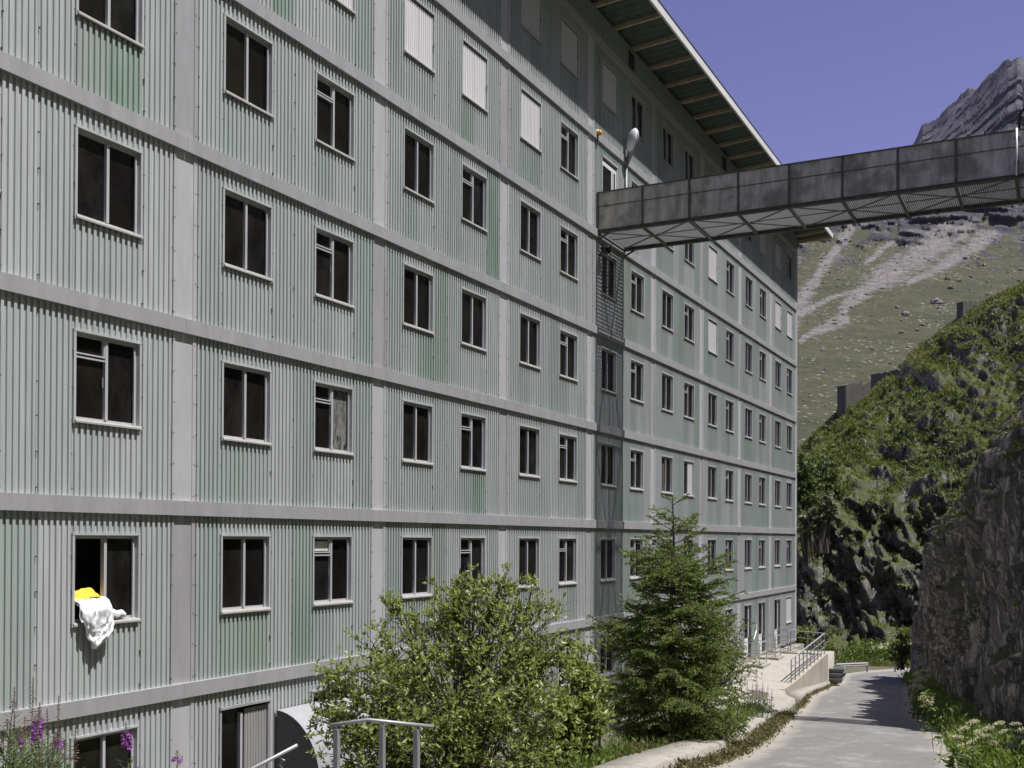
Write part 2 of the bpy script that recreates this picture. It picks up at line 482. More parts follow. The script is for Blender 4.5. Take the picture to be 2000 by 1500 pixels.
# ------------------------------------------------------------------ terrain profile functions
RS = [-60, -14.26, 19.7, 30, 42, 60, 80, 200]
RZ = [6.0, 0.85, -2.95, -4.0, -4.8, -6.3, -7.3, -12]
def road_z(s): return float(np.interp(s, RS, RZ))
NLs = [-60, -14, 1.25, 4.3, 8.4, 16.5, 21.9, 34.1, 46.2, 61, 66, 71]
NLn = [17, 11.0, 8.75, 8.5, 7.97, 6.53, 5.63, 3.6, 2.76, 0.45, 1.3, 3.0]
NRs = [-60, -14, 6.9, 16, 26.5, 38.9, 57, 60.5, 63, 66, 71]
NRn = [21, 14.7, 12.0, 10.87, 9.08, 7.45, 4.9, 5.6, 9.5, 13, 16]
def n_l(s): return float(np.interp(s, NLs, NLn))
def n_r(s): return float(np.interp(s, NRs, NRn))
BASE_Z = -3.5
def ground_z(n, s):
    rz = road_z(s) - 0.05
    nl = n_l(s)
    if n >= nl - 1.2: return rz
    b = min(BASE_Z, rz + 0.4) if s < 47 else rz
    if 14 < s < 47: b = float(np.interp(s, [14, 22, 33, 34, 47], [-3.5, -3.78, -3.85, rz - 0.1, rz - 0.1]))
    t = max(0.0, min(1.0, (nl - 1.2 - n) / max(nl - 1.2 - 2.8, 0.5)))
    t = t * t * (3 - 2 * t)
    z = rz * (1 - t) + b * t
    return z + 0.08 * fbm(n * 0.8, s * 0.8, 3.0)


# ================================================================== SETTING
def build_setting():
    # far ground sheet reaching the horizon, below everything
    ns = np.concatenate([np.linspace(-2500, -80, 14), np.linspace(-60, 60, 14), np.linspace(80, 2500, 14)])
    P = np.zeros((len(ns), len(ns), 3)); P[..., 0] = ns[None, :]; P[..., 1] = ns[:, None]; P[..., 2] = -26
    tag(link('valley_floor', grid_mesh('valley_floor', P), M_GROUND), kind='structure')
    # near ground
    nn = np.arange(-16, 24.1, 0.4); ss = np.arange(-40, 104, 0.5)
    P = np.zeros((len(ss), len(nn), 3))
    for i, s in enumerate(ss):
        for j, n in enumerate(nn):
            P[i, j] = (n, s, ground_z(n, s) - (0 if s < 79 else (s - 79) * 0.5))
    tag(link('ground', grid_mesh('ground', P), M_GROUND), kind='structure')
    # road ribbon
    ss = np.arange(-40, 71.01, 0.5); k = 15
    P = np.zeros((len(ss), k, 3)); E = np.zeros((len(ss), k))
    for i, s in enumerate(ss):
        wob = 0.10 * fbm(s * 0.5, 1.0); wob2 = 0.12 * fbm(s * 0.5, 7.0)
        a, b = n_l(s) + wob, n_r(s) + wob2
        for j in range(k):
            t = j / (k - 1); n = a + (b - a) * t
            P[i, j] = (n, s, road_z(s) + 0.03 * math.sin(math.pi * t) + 0.012 * fbm(n * 0.4, s * 0.4))
            E[i, j] = max(0, 1 - 4.5 * min(t, 1 - t))
    tag(link('road', grid_mesh('road', P, attrs={'edge': E}), M_ROAD), kind='structure')
    # kerb along the left edge: concrete lengths butted end to end
    def kerb(name, s0, s1, off, wdt, hgt):
        ss = np.linspace(s0, s1, 8)
        ring = []
        for s in ss:
            nl = n_l(s) - off + 0.05 * fbm(s * 0.6, 11); z = road_z(s) + 0.02 * fbm(s * 0.9, 4)
            ring.append([(nl + 0.03, s, z - 0.25), (nl, s, z + hgt - 0.03), (nl - 0.04, s, z + hgt), (nl - wdt, s, z + hgt + 0.01), (nl - wdt - 0.02, s, z - 0.25)])
        tag(link(name, grid_mesh(name, np.array(ring), False), M_KERB), kind='structure')
    s = -1.0
    while s < 23:
        kerb('kerb', s, s + 3.48, 0.42, 0.62, 0.15); s += 3.5
    # A: roadside cliff, continuing up as a hillside
    prof_h = np.array([-1.5, 0, 2.0, 4.5, 8, 11.5, 15, 18, 24, 34, 52, 80]); prof_o = np.array([-0.35, 0, 0.15, 0.85, 1.75, 3.4, 5.6, 8.2, 13.5, 25, 50, 90])
    hs = np.concatenate([np.arange(-1.5, 18, 0.14), np.arange(18, 30, 0.8), np.arange(30, 81, 4.0)])
    ss = np.concatenate([np.arange(-45, -6, 1.5), np.arange(-6, 8, 0.2), np.arange(8, 34, 0.11), np.arange(34, 66, 0.17), np.arange(66, 90, 1.5)])
    CBs = [-45, -14, 6.9, 16, 26.5, 38.9, 52, 57.5, 60, 63, 70, 90]
    CBn = [20.5, 16.2, 13.2, 12.1, 10.2, 8.4, 5.75, 5.0, 6.6, 11, 24, 60]
    P = np.zeros((len(ss), len(hs), 3))
    for i, s in enumerate(ss):
        nb = float(np.interp(s, CBs, CBn)); z0 = road_z(min(s, 62))
        turn = max(0.0, min(1.0, (s - 57) / 6.0))
        for j, h in enumerate(hs):
            o = float(np.interp(h, prof_h, prof_o)) * float(np.interp(s, [8, 19], [2.5, 1.0]))
            q = s + 0.55 * h
            r = ridged(q * 0.16, h * 0.05 - s * 0.02, 2.0, octv=4) - 1.0
            r2 = ridged(q * 0.55, h * 0.16, 9.0, octv=6) - 1.0
            r3 = fbm(s * 1.6, h * 1.6, 5.0, octv=4)
            amp = min(1.0, 0.25 + h / 4.0) if h > 0 else 0.25
            r4 = ridged(q * 1.7, h * 0.42, 3.0, octv=4) - 1.0 if 8 < s < 64 and h < 19 else 0.0
            w1, w2 = 0.8 * fbm(s * 0.45, h * 0.45, 21.0, octv=3), 0.8 * fbm(s * 0.45, h * 0.45, 31.0, octv=3)
            c1 = noise.cell(Vector((q * 0.62 + w1, h * 0.09 + w2, 1.0))); c2 = noise.cell(Vector((q * 1.4 + w2, h * 0.22 + w1, 2.0))); c3 = noise.cell(Vector((q * 3.0 + w1, h * 0.55 + w2, 3.0)))
            d = amp * (0.85 * r + 0.30 * r2 + 0.10 * r3 + 0.10 * r4 + 0.62 * (c1 - 0.5) + 0.30 * (c2 - 0.5) + 0.13 * (c3 - 0.5))
            if s < 2: d *= 0.8
            bulge = 1.0 * math.exp(-((h - 7.5) / 3.2) ** 2) * (1 if 18 < s < 52 else 0.2)
            P[i, j] = (nb + o - d - bulge * (1.0 if s > 16 else 0.0), s + 0.25 * d * (1 - turn) , z0 + h + 0.15 * r3)
    tag(link('roadside_cliff', grid_mesh('roadside_cliff', P, False, True), M_CLIFF), kind='structure')
    cliff = P
    # B: grassy spur beyond the bend, laid out as real distance from the bend
    skyx = [1440, 1500, 1560, 1600, 1640, 1700, 1755, 1770, 1830, 1880, 1940, 2000, 2080, 2200]
    skyy = [990, 930, 880, 838, 803, 766, 722, 695, 652, 612, 580, 546, 505, 450]
    rockx = [1440, 1560, 1620, 1680, 1740, 1830, 2000, 2200]; rocky = [1130, 1060, 965, 985, 1010, 960, 900, 860]
    ax = np.linspace(1440, 2200, 230); vv = np.concatenate([np.linspace(0, 0.42, 90), np.linspace(0.425, 1.0, 90), np.linspace(1.03, 1.8, 14)])
    P = np.zeros((len(ax), len(vv), 3))
    for i, x in enumerate(ax):
        a = (x - 1000) / 2137.27
        yr = float(np.interp(x, rockx, rocky)); ys = float(np.interp(x, skyx, skyy))
        zb = -14.0
        tb, tr, ts = 91.0, 97.0, 119.0
        zr = CAM.z + ((1041 - yr) / 2137.27 + 0.006) * tr
        zs = CAM.z + ((1041 - ys) / 2137.27 + 0.006) * ts
        for j, v in enumerate(vv):
            if v <= 0.42:
                u = v / 0.42; t = tb + (tr - tb) * u ** 1.4; z = zb + (zr - zb) * u
            elif v <= 1.0:
                u = (v - 0.42) / 0.58; t = tr + (ts - tr) * u; z = zr + (zs - zr) * (u * 0.9 + 0.1 * math.sin(u * math.pi / 2))
            else:
                u = (v - 1.0) / 0.8; t = ts + 30 * u; z = zs - 10 * u * u
            X = CAM + (FWD + RIGHT * a) * t
            qd = X.x - 0.8 * z
            g = fbm(qd * 0.05, (X.x + z) * 0.14, 1.0); r = (ridged(qd * 0.085, (X.x + z) * 0.05, 4.0, octv=7) if v > 0.42 else ridged(X.x * 0.19 + 0.1 * z, z * 0.07, 4.0, octv=7)) - 1.0; kb = max(0.0, min(1.0, (v - 0.40) / 0.06)); r = r * (0.5 + abs(kb - 0.5))
            r2 = fbm(X.x * 0.8, z * 0.8, X.y * 0.8, octv=4)
            w = 1.15 if v < 0.42 else max(0.8, 1.15 - (v - 0.42) * 3)
            fade = 1.0 if v < 0.9 else max(0.0, 1 - (v - 0.9) * 8)
            dd = (1.6 * g + 2.4 * r * w + 0.5 * r2 + 0.9 * (noise.cell(Vector((X.x * 0.45 + r2, z * 0.16 + g, 5.0))) - 0.5) * (1 if v < 0.42 else 0.3)) * fade
            P[i, j] = (X.x, X.y - dd, z + (0.7 * g + 0.35 * r2 + 0.9 * r * w * (0.2 if v < 0.42 else 1.0)) * fade)
    tag(link('rocky_spur', grid_mesh('rocky_spur', P, False, True), M_SPUR), kind='structure')
    return cliff, P


def build_unseen_valley_side():  # unseen slope, added so the panes reflect dark ground instead of sky
    ss = np.linspace(-400, 1100, 70); nn = np.linspace(28, 620, 50)
    P = np.zeros((len(ss), len(nn), 3))
    for i, s in enumerate(ss):
        for j, n in enumerate(nn):
            P[i, j] = (n + max(0, s - 300) * 0.0, s, 4 + (n - 28) * 1.25 + 14 * fbm(n * 0.012, s * 0.012, 4) * min(1, (n - 28) / 60) - (30 if s > 60 and n < 60 else 0))
    tag(link('unseen_valley_side', grid_mesh('unseen_valley_side', P), M_SPUR), kind='structure')


CLIFF, SPUR = build_setting()
build_unseen_valley_side()


def build_mountain():
    """alpine slope and summit, 280 m to 2.2 km away"""
    skyx = [500, 1000, 1400, 1500, 1560, 1600, 1612, 1624, 1636, 1650, 1700, 1770, 1778, 1800, 1817, 1834, 1850, 1875, 1900, 1917, 1935, 1950, 1967, 1978, 1990, 2005, 2040, 2090, 2160, 2260, 2400]
    skyy = [560, 460, 380, 350, 335, 318, 304, 301, 306, 318, 325, 300, 282, 236, 232, 217, 200, 182, 166, 152, 137, 122, 109, 112, 107, 118, 128, 175, 160, 230, 300]
    ax = np.concatenate([np.linspace(500, 1540, 60), np.linspace(1545, 2060, 330), np.linspace(2070, 2400, 30)])
    vv = np.linspace(0, 1.12, 330)
    P = np.zeros((len(ax), len(vv), 3)); K = np.zeros((len(ax), len(vv))); S = np.zeros_like(K)
    # scree gullies: polylines of (azimuth px, height px, half width)
    gul = [[(1660, 440, 11), (1622, 495, 10), (1590, 548, 12), (1560, 590, 20), (1530, 620, 30)],
           [(1890, 440, 16), (1830, 478, 22), (1760, 518, 30), (1700, 552, 20), (1660, 590, 7), (1635, 618, 9), (1600, 640, 7), (1560, 664, 6)],
           [(1845, 440, 18), (1800, 490, 26), (1730, 528, 22), (1690, 560, 10), (1640, 600, 5)],
           [(1930, 455, 16), (1870, 495, 16), (1810, 530, 10), (1770, 550, 6)],
           [(1690, 560, 6), (1625, 578, 5), (1590, 595, 8), (1555, 612, 10)],
           [(1655, 622, 10), (1640, 625, 16), (1622, 632, 12), (1600, 642, 8)],
           [(1740, 470, 6), (1715, 490, 7), (1690, 510, 5)], [(1850, 460, 8), (1815, 500, 5)]]
    segs = []
    for g in gul:
        for (x0, y0, w0), (x1, y1, w1) in zip(g[:-1], g[1:]): segs.append((x0, y0, w0, x1, y1, w1))
    segs = np.array(segs, float)
    for i, x in enumerate(ax):
        a = (x - 1000) / 2137.27
        ys = float(np.interp(x, skyx, skyy))
        R1 = 1500.0; bx = float(np.interp(x, [1560, 1600, 1770, 1985, 2080, 2200], [0, 40, 620, 60, 120, 500]))
        for j, v in enumerate(vv):
            u = min(v, 1.0)
            kb = max(0.0, min(1.0, (u - 0.64) / 0.30)); kb = kb * kb * (3 - 2 * kb)
            R = 150 + (R1 - 150) * (u ** 1.7) + bx * kb + max(0, v - 1) * 2500
            yb = 1075.0
            e = ((1041 - (yb + (ys - yb) * u)) / 2137.27 + 0.006)
            ysm = 395 - (x - 1750) * 0.045
            k0 = 0.66
            yy = yb + (ysm - yb) * u / k0 if u < k0 else ysm + (ys - ysm) * (u - k0) / (1 - k0)
            bl_ = max(0.0, min(1.0, (u - 0.45) / 0.4)); ylin = yb + (ysm - yb) * u / k0
            e = ((1041 - yy) / 2137.27 + 0.006)
            z = CAM.z + e * R - max(0, v - 1) * 1800
            X = CAM + (FWD + RIGHT * a) * R
            lat = (X - CAM).dot(RIGHT)
            rk = max(0.0, min(1.0, (488 - yy + 60 * fbm(x * 0.016, yy * 0.02, 1.0)) / 75))
            pts = np.sqrt(0.0)
            # scree distance
            dx = segs[:, 3] - segs[:, 0]; dy = segs[:, 4] - segs[:, 1]
            wob = 9 * fbm(x * 0.03, yy * 0.03, 8.0)
            tt = np.clip(((x + wob - segs[:, 0]) * dx + (yy - segs[:, 1]) * dy) / (dx * dx + dy * dy), 0, 1)
            dist = np.hypot(x + wob - segs[:, 0] - tt * dx, yy - segs[:, 1] - tt * dy)
            wd = segs[:, 2] + (segs[:, 5] - segs[:, 2]) * tt
            S[i, j] = max(0.0, min(1.0, float(np.max(1.0 - 0.62 * dist / wd)))) * (1 if yy > 425 else 0.0)
            rg = ridged(X.x * 0.0042 + 3, X.y * 0.0042, z * 0.0042, octv=7) - 1.0
            gg = fbm(X.x * 0.006, X.y * 0.006, 2.0)
            hf = fbm(X.x * 0.03, X.y * 0.03, z * 0.03, octv=5)
            edge = 1.0 if u < 0.93 else max(0.10, (1 - u) / 0.07)
            d = (rk * (26 * (ridged(lat * 0.010 + 0.4 * gg, z * 0.008 + 0.3 * hf, 3.0, octv=7) - 1.0) + 16 * hf) * edge + (1 - rk) * (4 * gg + 2.2 * hf)) * (R / 1500 if rk < 0.01 else 1.0)
            sky_j = (9 * hf if u > 0.985 and x > 1775 else 0)
            q = 1.0 - 1.25 * d / R; V0 = Vector((X.x, X.y, z)) - CAM
            P[i, j] = CAM + V0 * q + Vector((0, 0, sky_j))
            # dark outcrops within the upper meadow
            oc = ridged(x * 0.016, yy * 0.03, 6.0, octv=5) - 1.0
            K[i, j] = max(rk, max(0, min(1, (oc - 0.15) * 1.8)) * max(0, min(1, (555 - yy) / 70)))
    o = link('mountain', grid_mesh('mountain', P, True, True, {'rock': K, 'scree': S}), M_MOUNT)
    tag(o, kind='structure')
    return ax, vv, P


MOUNT = build_mountain()

def unproj(x, y, t): return CAM + (FWD + RIGHT * ((x - 1000) / 2137.27) + UP * ((1041 - y) / 2137.27)) * t


# ================================================================== THE BUILDING
H = 3.14
W = 6.0
BAYS = range(-2, 8)
ROWS = range(-1, 6)
BLD = empty('accommodation_block', (0, 18, BASE_Z), 'long seven storey block clad in pale green corrugated metal, with rows of windows', 'building')
B0 = Vector((0, -18, -BASE_Z))        # world -> building coordinates


def bl(x, y, z): return Vector((x, y, z)) + B0


_corr = {}
def corr_mesh(w, h, pitch=0.115, depth=0.034, rf=0.46):
    """corrugated sheet: raised ribs and recessed pans, w along Y, h along Z, rib tops at x=0"""
    key = (round(w, 3), round(h, 3), pitch, depth)
    if key in _corr: return _corr[key]
    n = max(2, round(w / pitch)); p = w / n; sd = 0.02 * p; rw = rf * p; pw = p - rw - 2 * sd
    prof = [(-depth, 0)]
    y = pw / 2
    prof.append((-depth, y))
    for i in range(n):
        prof.append((0, y + sd)); prof.append((0, y + sd + rw)); prof.append((-depth, y + 2 * sd + rw))
        y += p
        prof.append((-depth, min(y, w)))
    prof[-1] = (-depth, w)
    vs = [(a, b, 0) for a, b in prof] + [(a, b, h) for a, b in prof]
    k = len(prof)
    fs = [(i, i + 1, k + i + 1, k + i) for i in range(k - 1)]
    me = bpy.data.meshes.new('corrugated_sheet'); me.from_pydata(vs, [], fs); me.update()
    _corr[key] = me
    return me


_box = {}
def box_mesh(name, *d):
    key = (name,) + tuple(round(q, 4) for q in d)
    if key not in _box:
        m = MB(); m.box(*d); _box[key] = m.mesh(name)
    return _box[key]


def pick_clad(j, r, slot):
    """which tint of cladding a sheet carries; the strong green ones are those of the photograph"""
    strong = {(0, 4, 'C'), (1, 3, 'E'), (-1, 3, 'S2b'), (1, 2, 'S1b'), (0, 0, 'C2'), (1, 1, 'S2b'), (2, 4, 'S1'), (6, 1, 'E'), (5, 0, 'E')}
    fade = {(1, 2, 'C'), (0, 0, 'S1a'), (0, 0, 'S1b'), (1, 0, 'C'), (2, 4, 'S1b'), (1, 4, 'S2a'), (3, 2, 'S2a'), (5, 1, 'C'), (4, 2, 'S2a'), (7, 2, 'A'), (6, 2, 'S1a'), (6, 2, 'S2a'), (4, 3, 'S1a'), (-1, 3, 'S2a')}
    if (j, r, slot) in strong: return M_CLAD[4]
    if (j, r, slot) in fade: return M_CLAD[3]
    rnd = random.random()
    if j >= 3:
        return M_CLAD[2] if rnd < 0.45 else M_CLAD[3] if rnd < 0.62 else M_CLAD[0] if rnd < 0.9 else M_CLAD[1]
    return M_CLAD[0] if rnd < 0.5 else M_CLAD[1] if rnd < 0.8 else M_CLAD[2]


OW, OH = 1.29, 1.42          # window opening
SILL = 1.12


def casing_mesh(w, h):
    m = MB()
    m.box(-0.16, 0.008, -0.045, 0.0, 0.0, h)                   # jambs with their flange on the cladding
    m.box(-0.16, 0.008, w, w + 0.045, 0.0, h)
    m.box(-0.16, 0.012, -0.045, w + 0.045, h, h + 0.035)       # head flashing
    return m.mesh('window_casing')


def frame_mesh(w, h):
    m = MB()
    m.box(-0.13, -0.075, 0.001, 0.038, 0.07, h - 0.001)        # fixed frame
    m.box(-0.13, -0.075, w - 0.038, w - 0.001, 0.07, h - 0.001)
    m.box(-0.128, -0.077, 0.038, w - 0.038, h - 0.055, h - 0.001)
    m.box(-0.128, -0.077, 0.038, w - 0.038, 0.07, 0.115)
    m.box(-0.074, -0.045, w - 0.072, w - 0.045, 0.10, h - 0.10)  # sash guide at the far side
    return m.mesh('window_frame')


def sill_mesh(w):
    m = MB()
    v = [(-0.15, -0.03, 0.03), (0.042, -0.03, 0.012), (0.042, w + 0.03, 0.012), (-0.15, w + 0.03, 0.03),
         (-0.15, -0.03, 0.085), (0.02, -0.03, 0.068), (0.02, w + 0.03, 0.068), (-0.15, w + 0.03, 0.085),
         (0.042, -0.03, 0.040), (0.042, w + 0.03, 0.040)]
    m.add(v, [(0, 3, 2, 1), (4, 5, 6, 7), (1, 2, 9, 8), (8, 9, 6, 5), (0, 1, 8, 5, 4), (3, 7, 6, 9, 2), (0, 4, 7, 3)])
    return m.mesh('window_sill')


CS = casing_mesh(OW, OH); FR = frame_mesh(OW, OH); SL = sill_mesh(OW)
ML = MB(); ML.box(-0.125, -0.045, OW / 2 - 0.027, OW / 2 + 0.027, 0.116, OH - 0.056); ML = ML.mesh('window_mullion')
VB = MB(); VB.box(-0.12, -0.055, 0.039, OW / 2 - 0.028, 1.03, 1.055); VB.box(-0.12, -0.055, 0.039, OW / 2 - 0.028, 1.09, 1.112)
VB.box(-0.12, -0.058, OW / 2 - 0.052, OW / 2 - 0.0285, 1.113, OH - 0.057); VB = VB.mesh('vent_sash')
PL = box_mesh('window_pane', -0.112, -0.104, 0.040, OW / 2 - 0.029, 0.118, OH - 0.058)
PR = box_mesh('window_pane', -0.112, -0.104, OW / 2 + 0.029, OW - 0.040, 0.118, OH - 0.058)
HD = MB(); HD.bar((-0.06, OW / 2 - 0.07, 0.62), (-0.06, OW / 2 - 0.07, 0.78), 0.018); HD = HD.mesh('sash_handle')


def window(j, r, idx, kind):
    s0 = W * j + (1.0 if idx == 0 else 3.70); z0 = H * r + SILL
    f = link('window', CS, M_CLAD[1], BLD, bl(0, s0, z0))
    link('frame', FR, M_FRAME, f)
    link('sill', SL, M_SILL, f)
    if kind in ('plain', 'vent', 'fog', 'curtain', 'open', 'vcurtain', 'half'):
        link('mullion', ML, M_FRAME, f)
        if kind == 'open':
            pass
        elif kind == 'half':
            link('pane', PL, M_GLASS, f)
        else:
            link('pane', PL, M_CURT if kind == 'curtain' else random.choice(M_GLASSV), f)
        if kind == 'half':
            sh = link('shutter', corr_mesh(OW / 2 - 0.05, OH - 0.12, 0.085, 0.014), M_SHUT, f, (-0.03, OW / 2 + 0.0, 0.09)); sh['label'] = 'white corrugated shutter leaf slid over the right half'
        else:
            link('pane', PR, M_GLASS_F if kind == 'fog' else random.choice(M_GLASSV), f)
        if kind in ('vent', 'fog', 'vcurtain'): link('vent_sash', VB, M_FRAME, f)
        if kind == 'vcurtain':
            link('curtain', box_mesh('net_curtain', -0.103, -0.098, 0.09, OW / 2 - 0.06, 1.13, 1.33), M_CURT_W, f)
        if r <= 2 and j <= 1 and kind in ('vent', 'fog', 'vcurtain'): link('handle', HD, M_GALV, f)
    elif kind == 'shutter':
        w2 = OW / 2 - 0.008
        for k in range(2):
            link('shutter', corr_mesh(w2, OH - 0.13, 0.085, 0.014), M_SHUT, f, (-0.028, 0.004 + k * (w2 + 0.008), 0.075))
        link('shutter_latch', box_mesh('shutter_latch', -0.02, 0.02, OW - 0.03, OW + 0.005, 0.66, 0.74), M_GALV, f)
    return f


KIND = {}
for r_ in ROWS:
    for j_ in BAYS:
        KIND[(j_, r_, 0)] = 'plain'; KIND[(j_, r_, 1)] = 'vent' if j_ >= 0 else 'plain'
for q in [(0, 4, 1), (1, 4, 0), (1, 4, 1), (2, 5, 0), (2, 4, 0), (2, 5, 1), (3, 5, 0), (5, 4, 0), (5, 3, 0), (7, 5, 0), (7, 4, 0), (7, 4, 1), (7, -1, 1), (6, 5, 1)]: KIND[q] = 'shutter'
for q in [(-1, 1, 1)]: KIND[q] = 'vent'
for q in [(1, 2, 1), (4, 5, 1), (4, 4, 1), (3, 5, 1), (7, 2, 1), (7, 1, 1)]: KIND[q] = 'plain'
KIND[(0, 1, 1)] = 'fog'; KIND[(0, 0, 1)] = 'vcurtain'; KIND[(4, 1, 0)] = 'curtain'; KIND[(4, 1, 1)] = 'half'; KIND[(-1, 0, 1)] = 'open'
for q in [(0, -1, 0), (3, 4, 0), (6, -1, 0), (6, -1, 1), (7, -1, 0)]: KIND[q] = 'door'


def door(j, r, idx):
    s0 = W * j + (1.0 if idx == 0 else 3.70); z0 = H * r + 0.02; h = 2.52
    if (j, r) == (3, 4): z0 = H * r + 0.0
    m = MB()
    m.box(-0.16, 0.012, -0.05, 0.0, 0, h); m.box(-0.16, 0.012, OW, OW + 0.05, 0, h); m.box(-0.16, 0.035, -0.05, OW + 0.05, h, h + 0.05)
    f = m.build('door', M_FRAME if (j, r) == (3, 4) else M_ALU, BLD, bl(0, s0, z0))
    if (j, r, idx) == (0, -1, 0):
        f['label'] = 'service doorway with a dark opening and a grey corrugated sliding leaf'
        link('pane', box_mesh('door_pane', -0.11, -0.10, 0.0, OW / 2 - 0.1, 0.0, h - 0.03), M_GLASS, f)
        link('mullion', box_mesh('door_mullion', -0.10, -0.03, OW / 2 - 0.1, OW / 2 - 0.04, 0.0, h - 0.12), M_FRAME, f)
        link('shutter', corr_mesh(OW / 2 - 0.02, h - 0.06, 0.075, 0.012), M_SHUT_G, f, (-0.035, OW / 2 + 0.02, 0.0))
        link('latch', box_mesh('door_latch', -0.02, 0.02, OW - 0.05, OW - 0.01, 1.05, 1.13), M_RAFT, f)
    elif (j, r) == (3, 4):
        f['label'] = 'white framed glass door opening onto the footbridge'
        for d in ((0.0, 0.09), (0.86, 0.96), (1.0, 1.06), (1.2, OW)):
            link('stile', box_mesh('door_stile', -0.09, -0.02, d[0], d[1], 0.1, h - 0.12), M_SHUT, f)
        link('pane', box_mesh('door_pane', -0.07, -0.06, 0.09, 0.86, 0.15, h - 0.24), M_GLASS, f)
        link('pane', box_mesh('door_pane', -0.07, -0.06, 1.06, 1.2, 0.15, h - 0.24), M_GLASS, f)
        link('rail', box_mesh('door_rail', -0.091, -0.018, 0.0, OW, h - 0.24, h - 0.10), M_SHUT, f)
    else:
        f['label'] = 'white door with a tall dark pane above a solid lower panel'
        link('pane', box_mesh('door_pane', -0.10, -0.09, 0.06, OW - 0.42, 0.95, h - 0.06), M_GLASS, f)
        link('leaf', box_mesh('door_leaf', -0.105, -0.06, 0.04, OW - 0.36, 0.0, 0.93), M_SHUT, f)
        link('stile', box_mesh('door_stile', -0.10, -0.05, OW - 0.40, OW - 0.30, 0.94, h - 0.04), M_SHUT, f)
        link('pane', box_mesh('door_side_pane', -0.11, -0.10, OW - 0.30, OW - 0.03, 0.0, h - 0.04), M_GLASS, f)
    return f


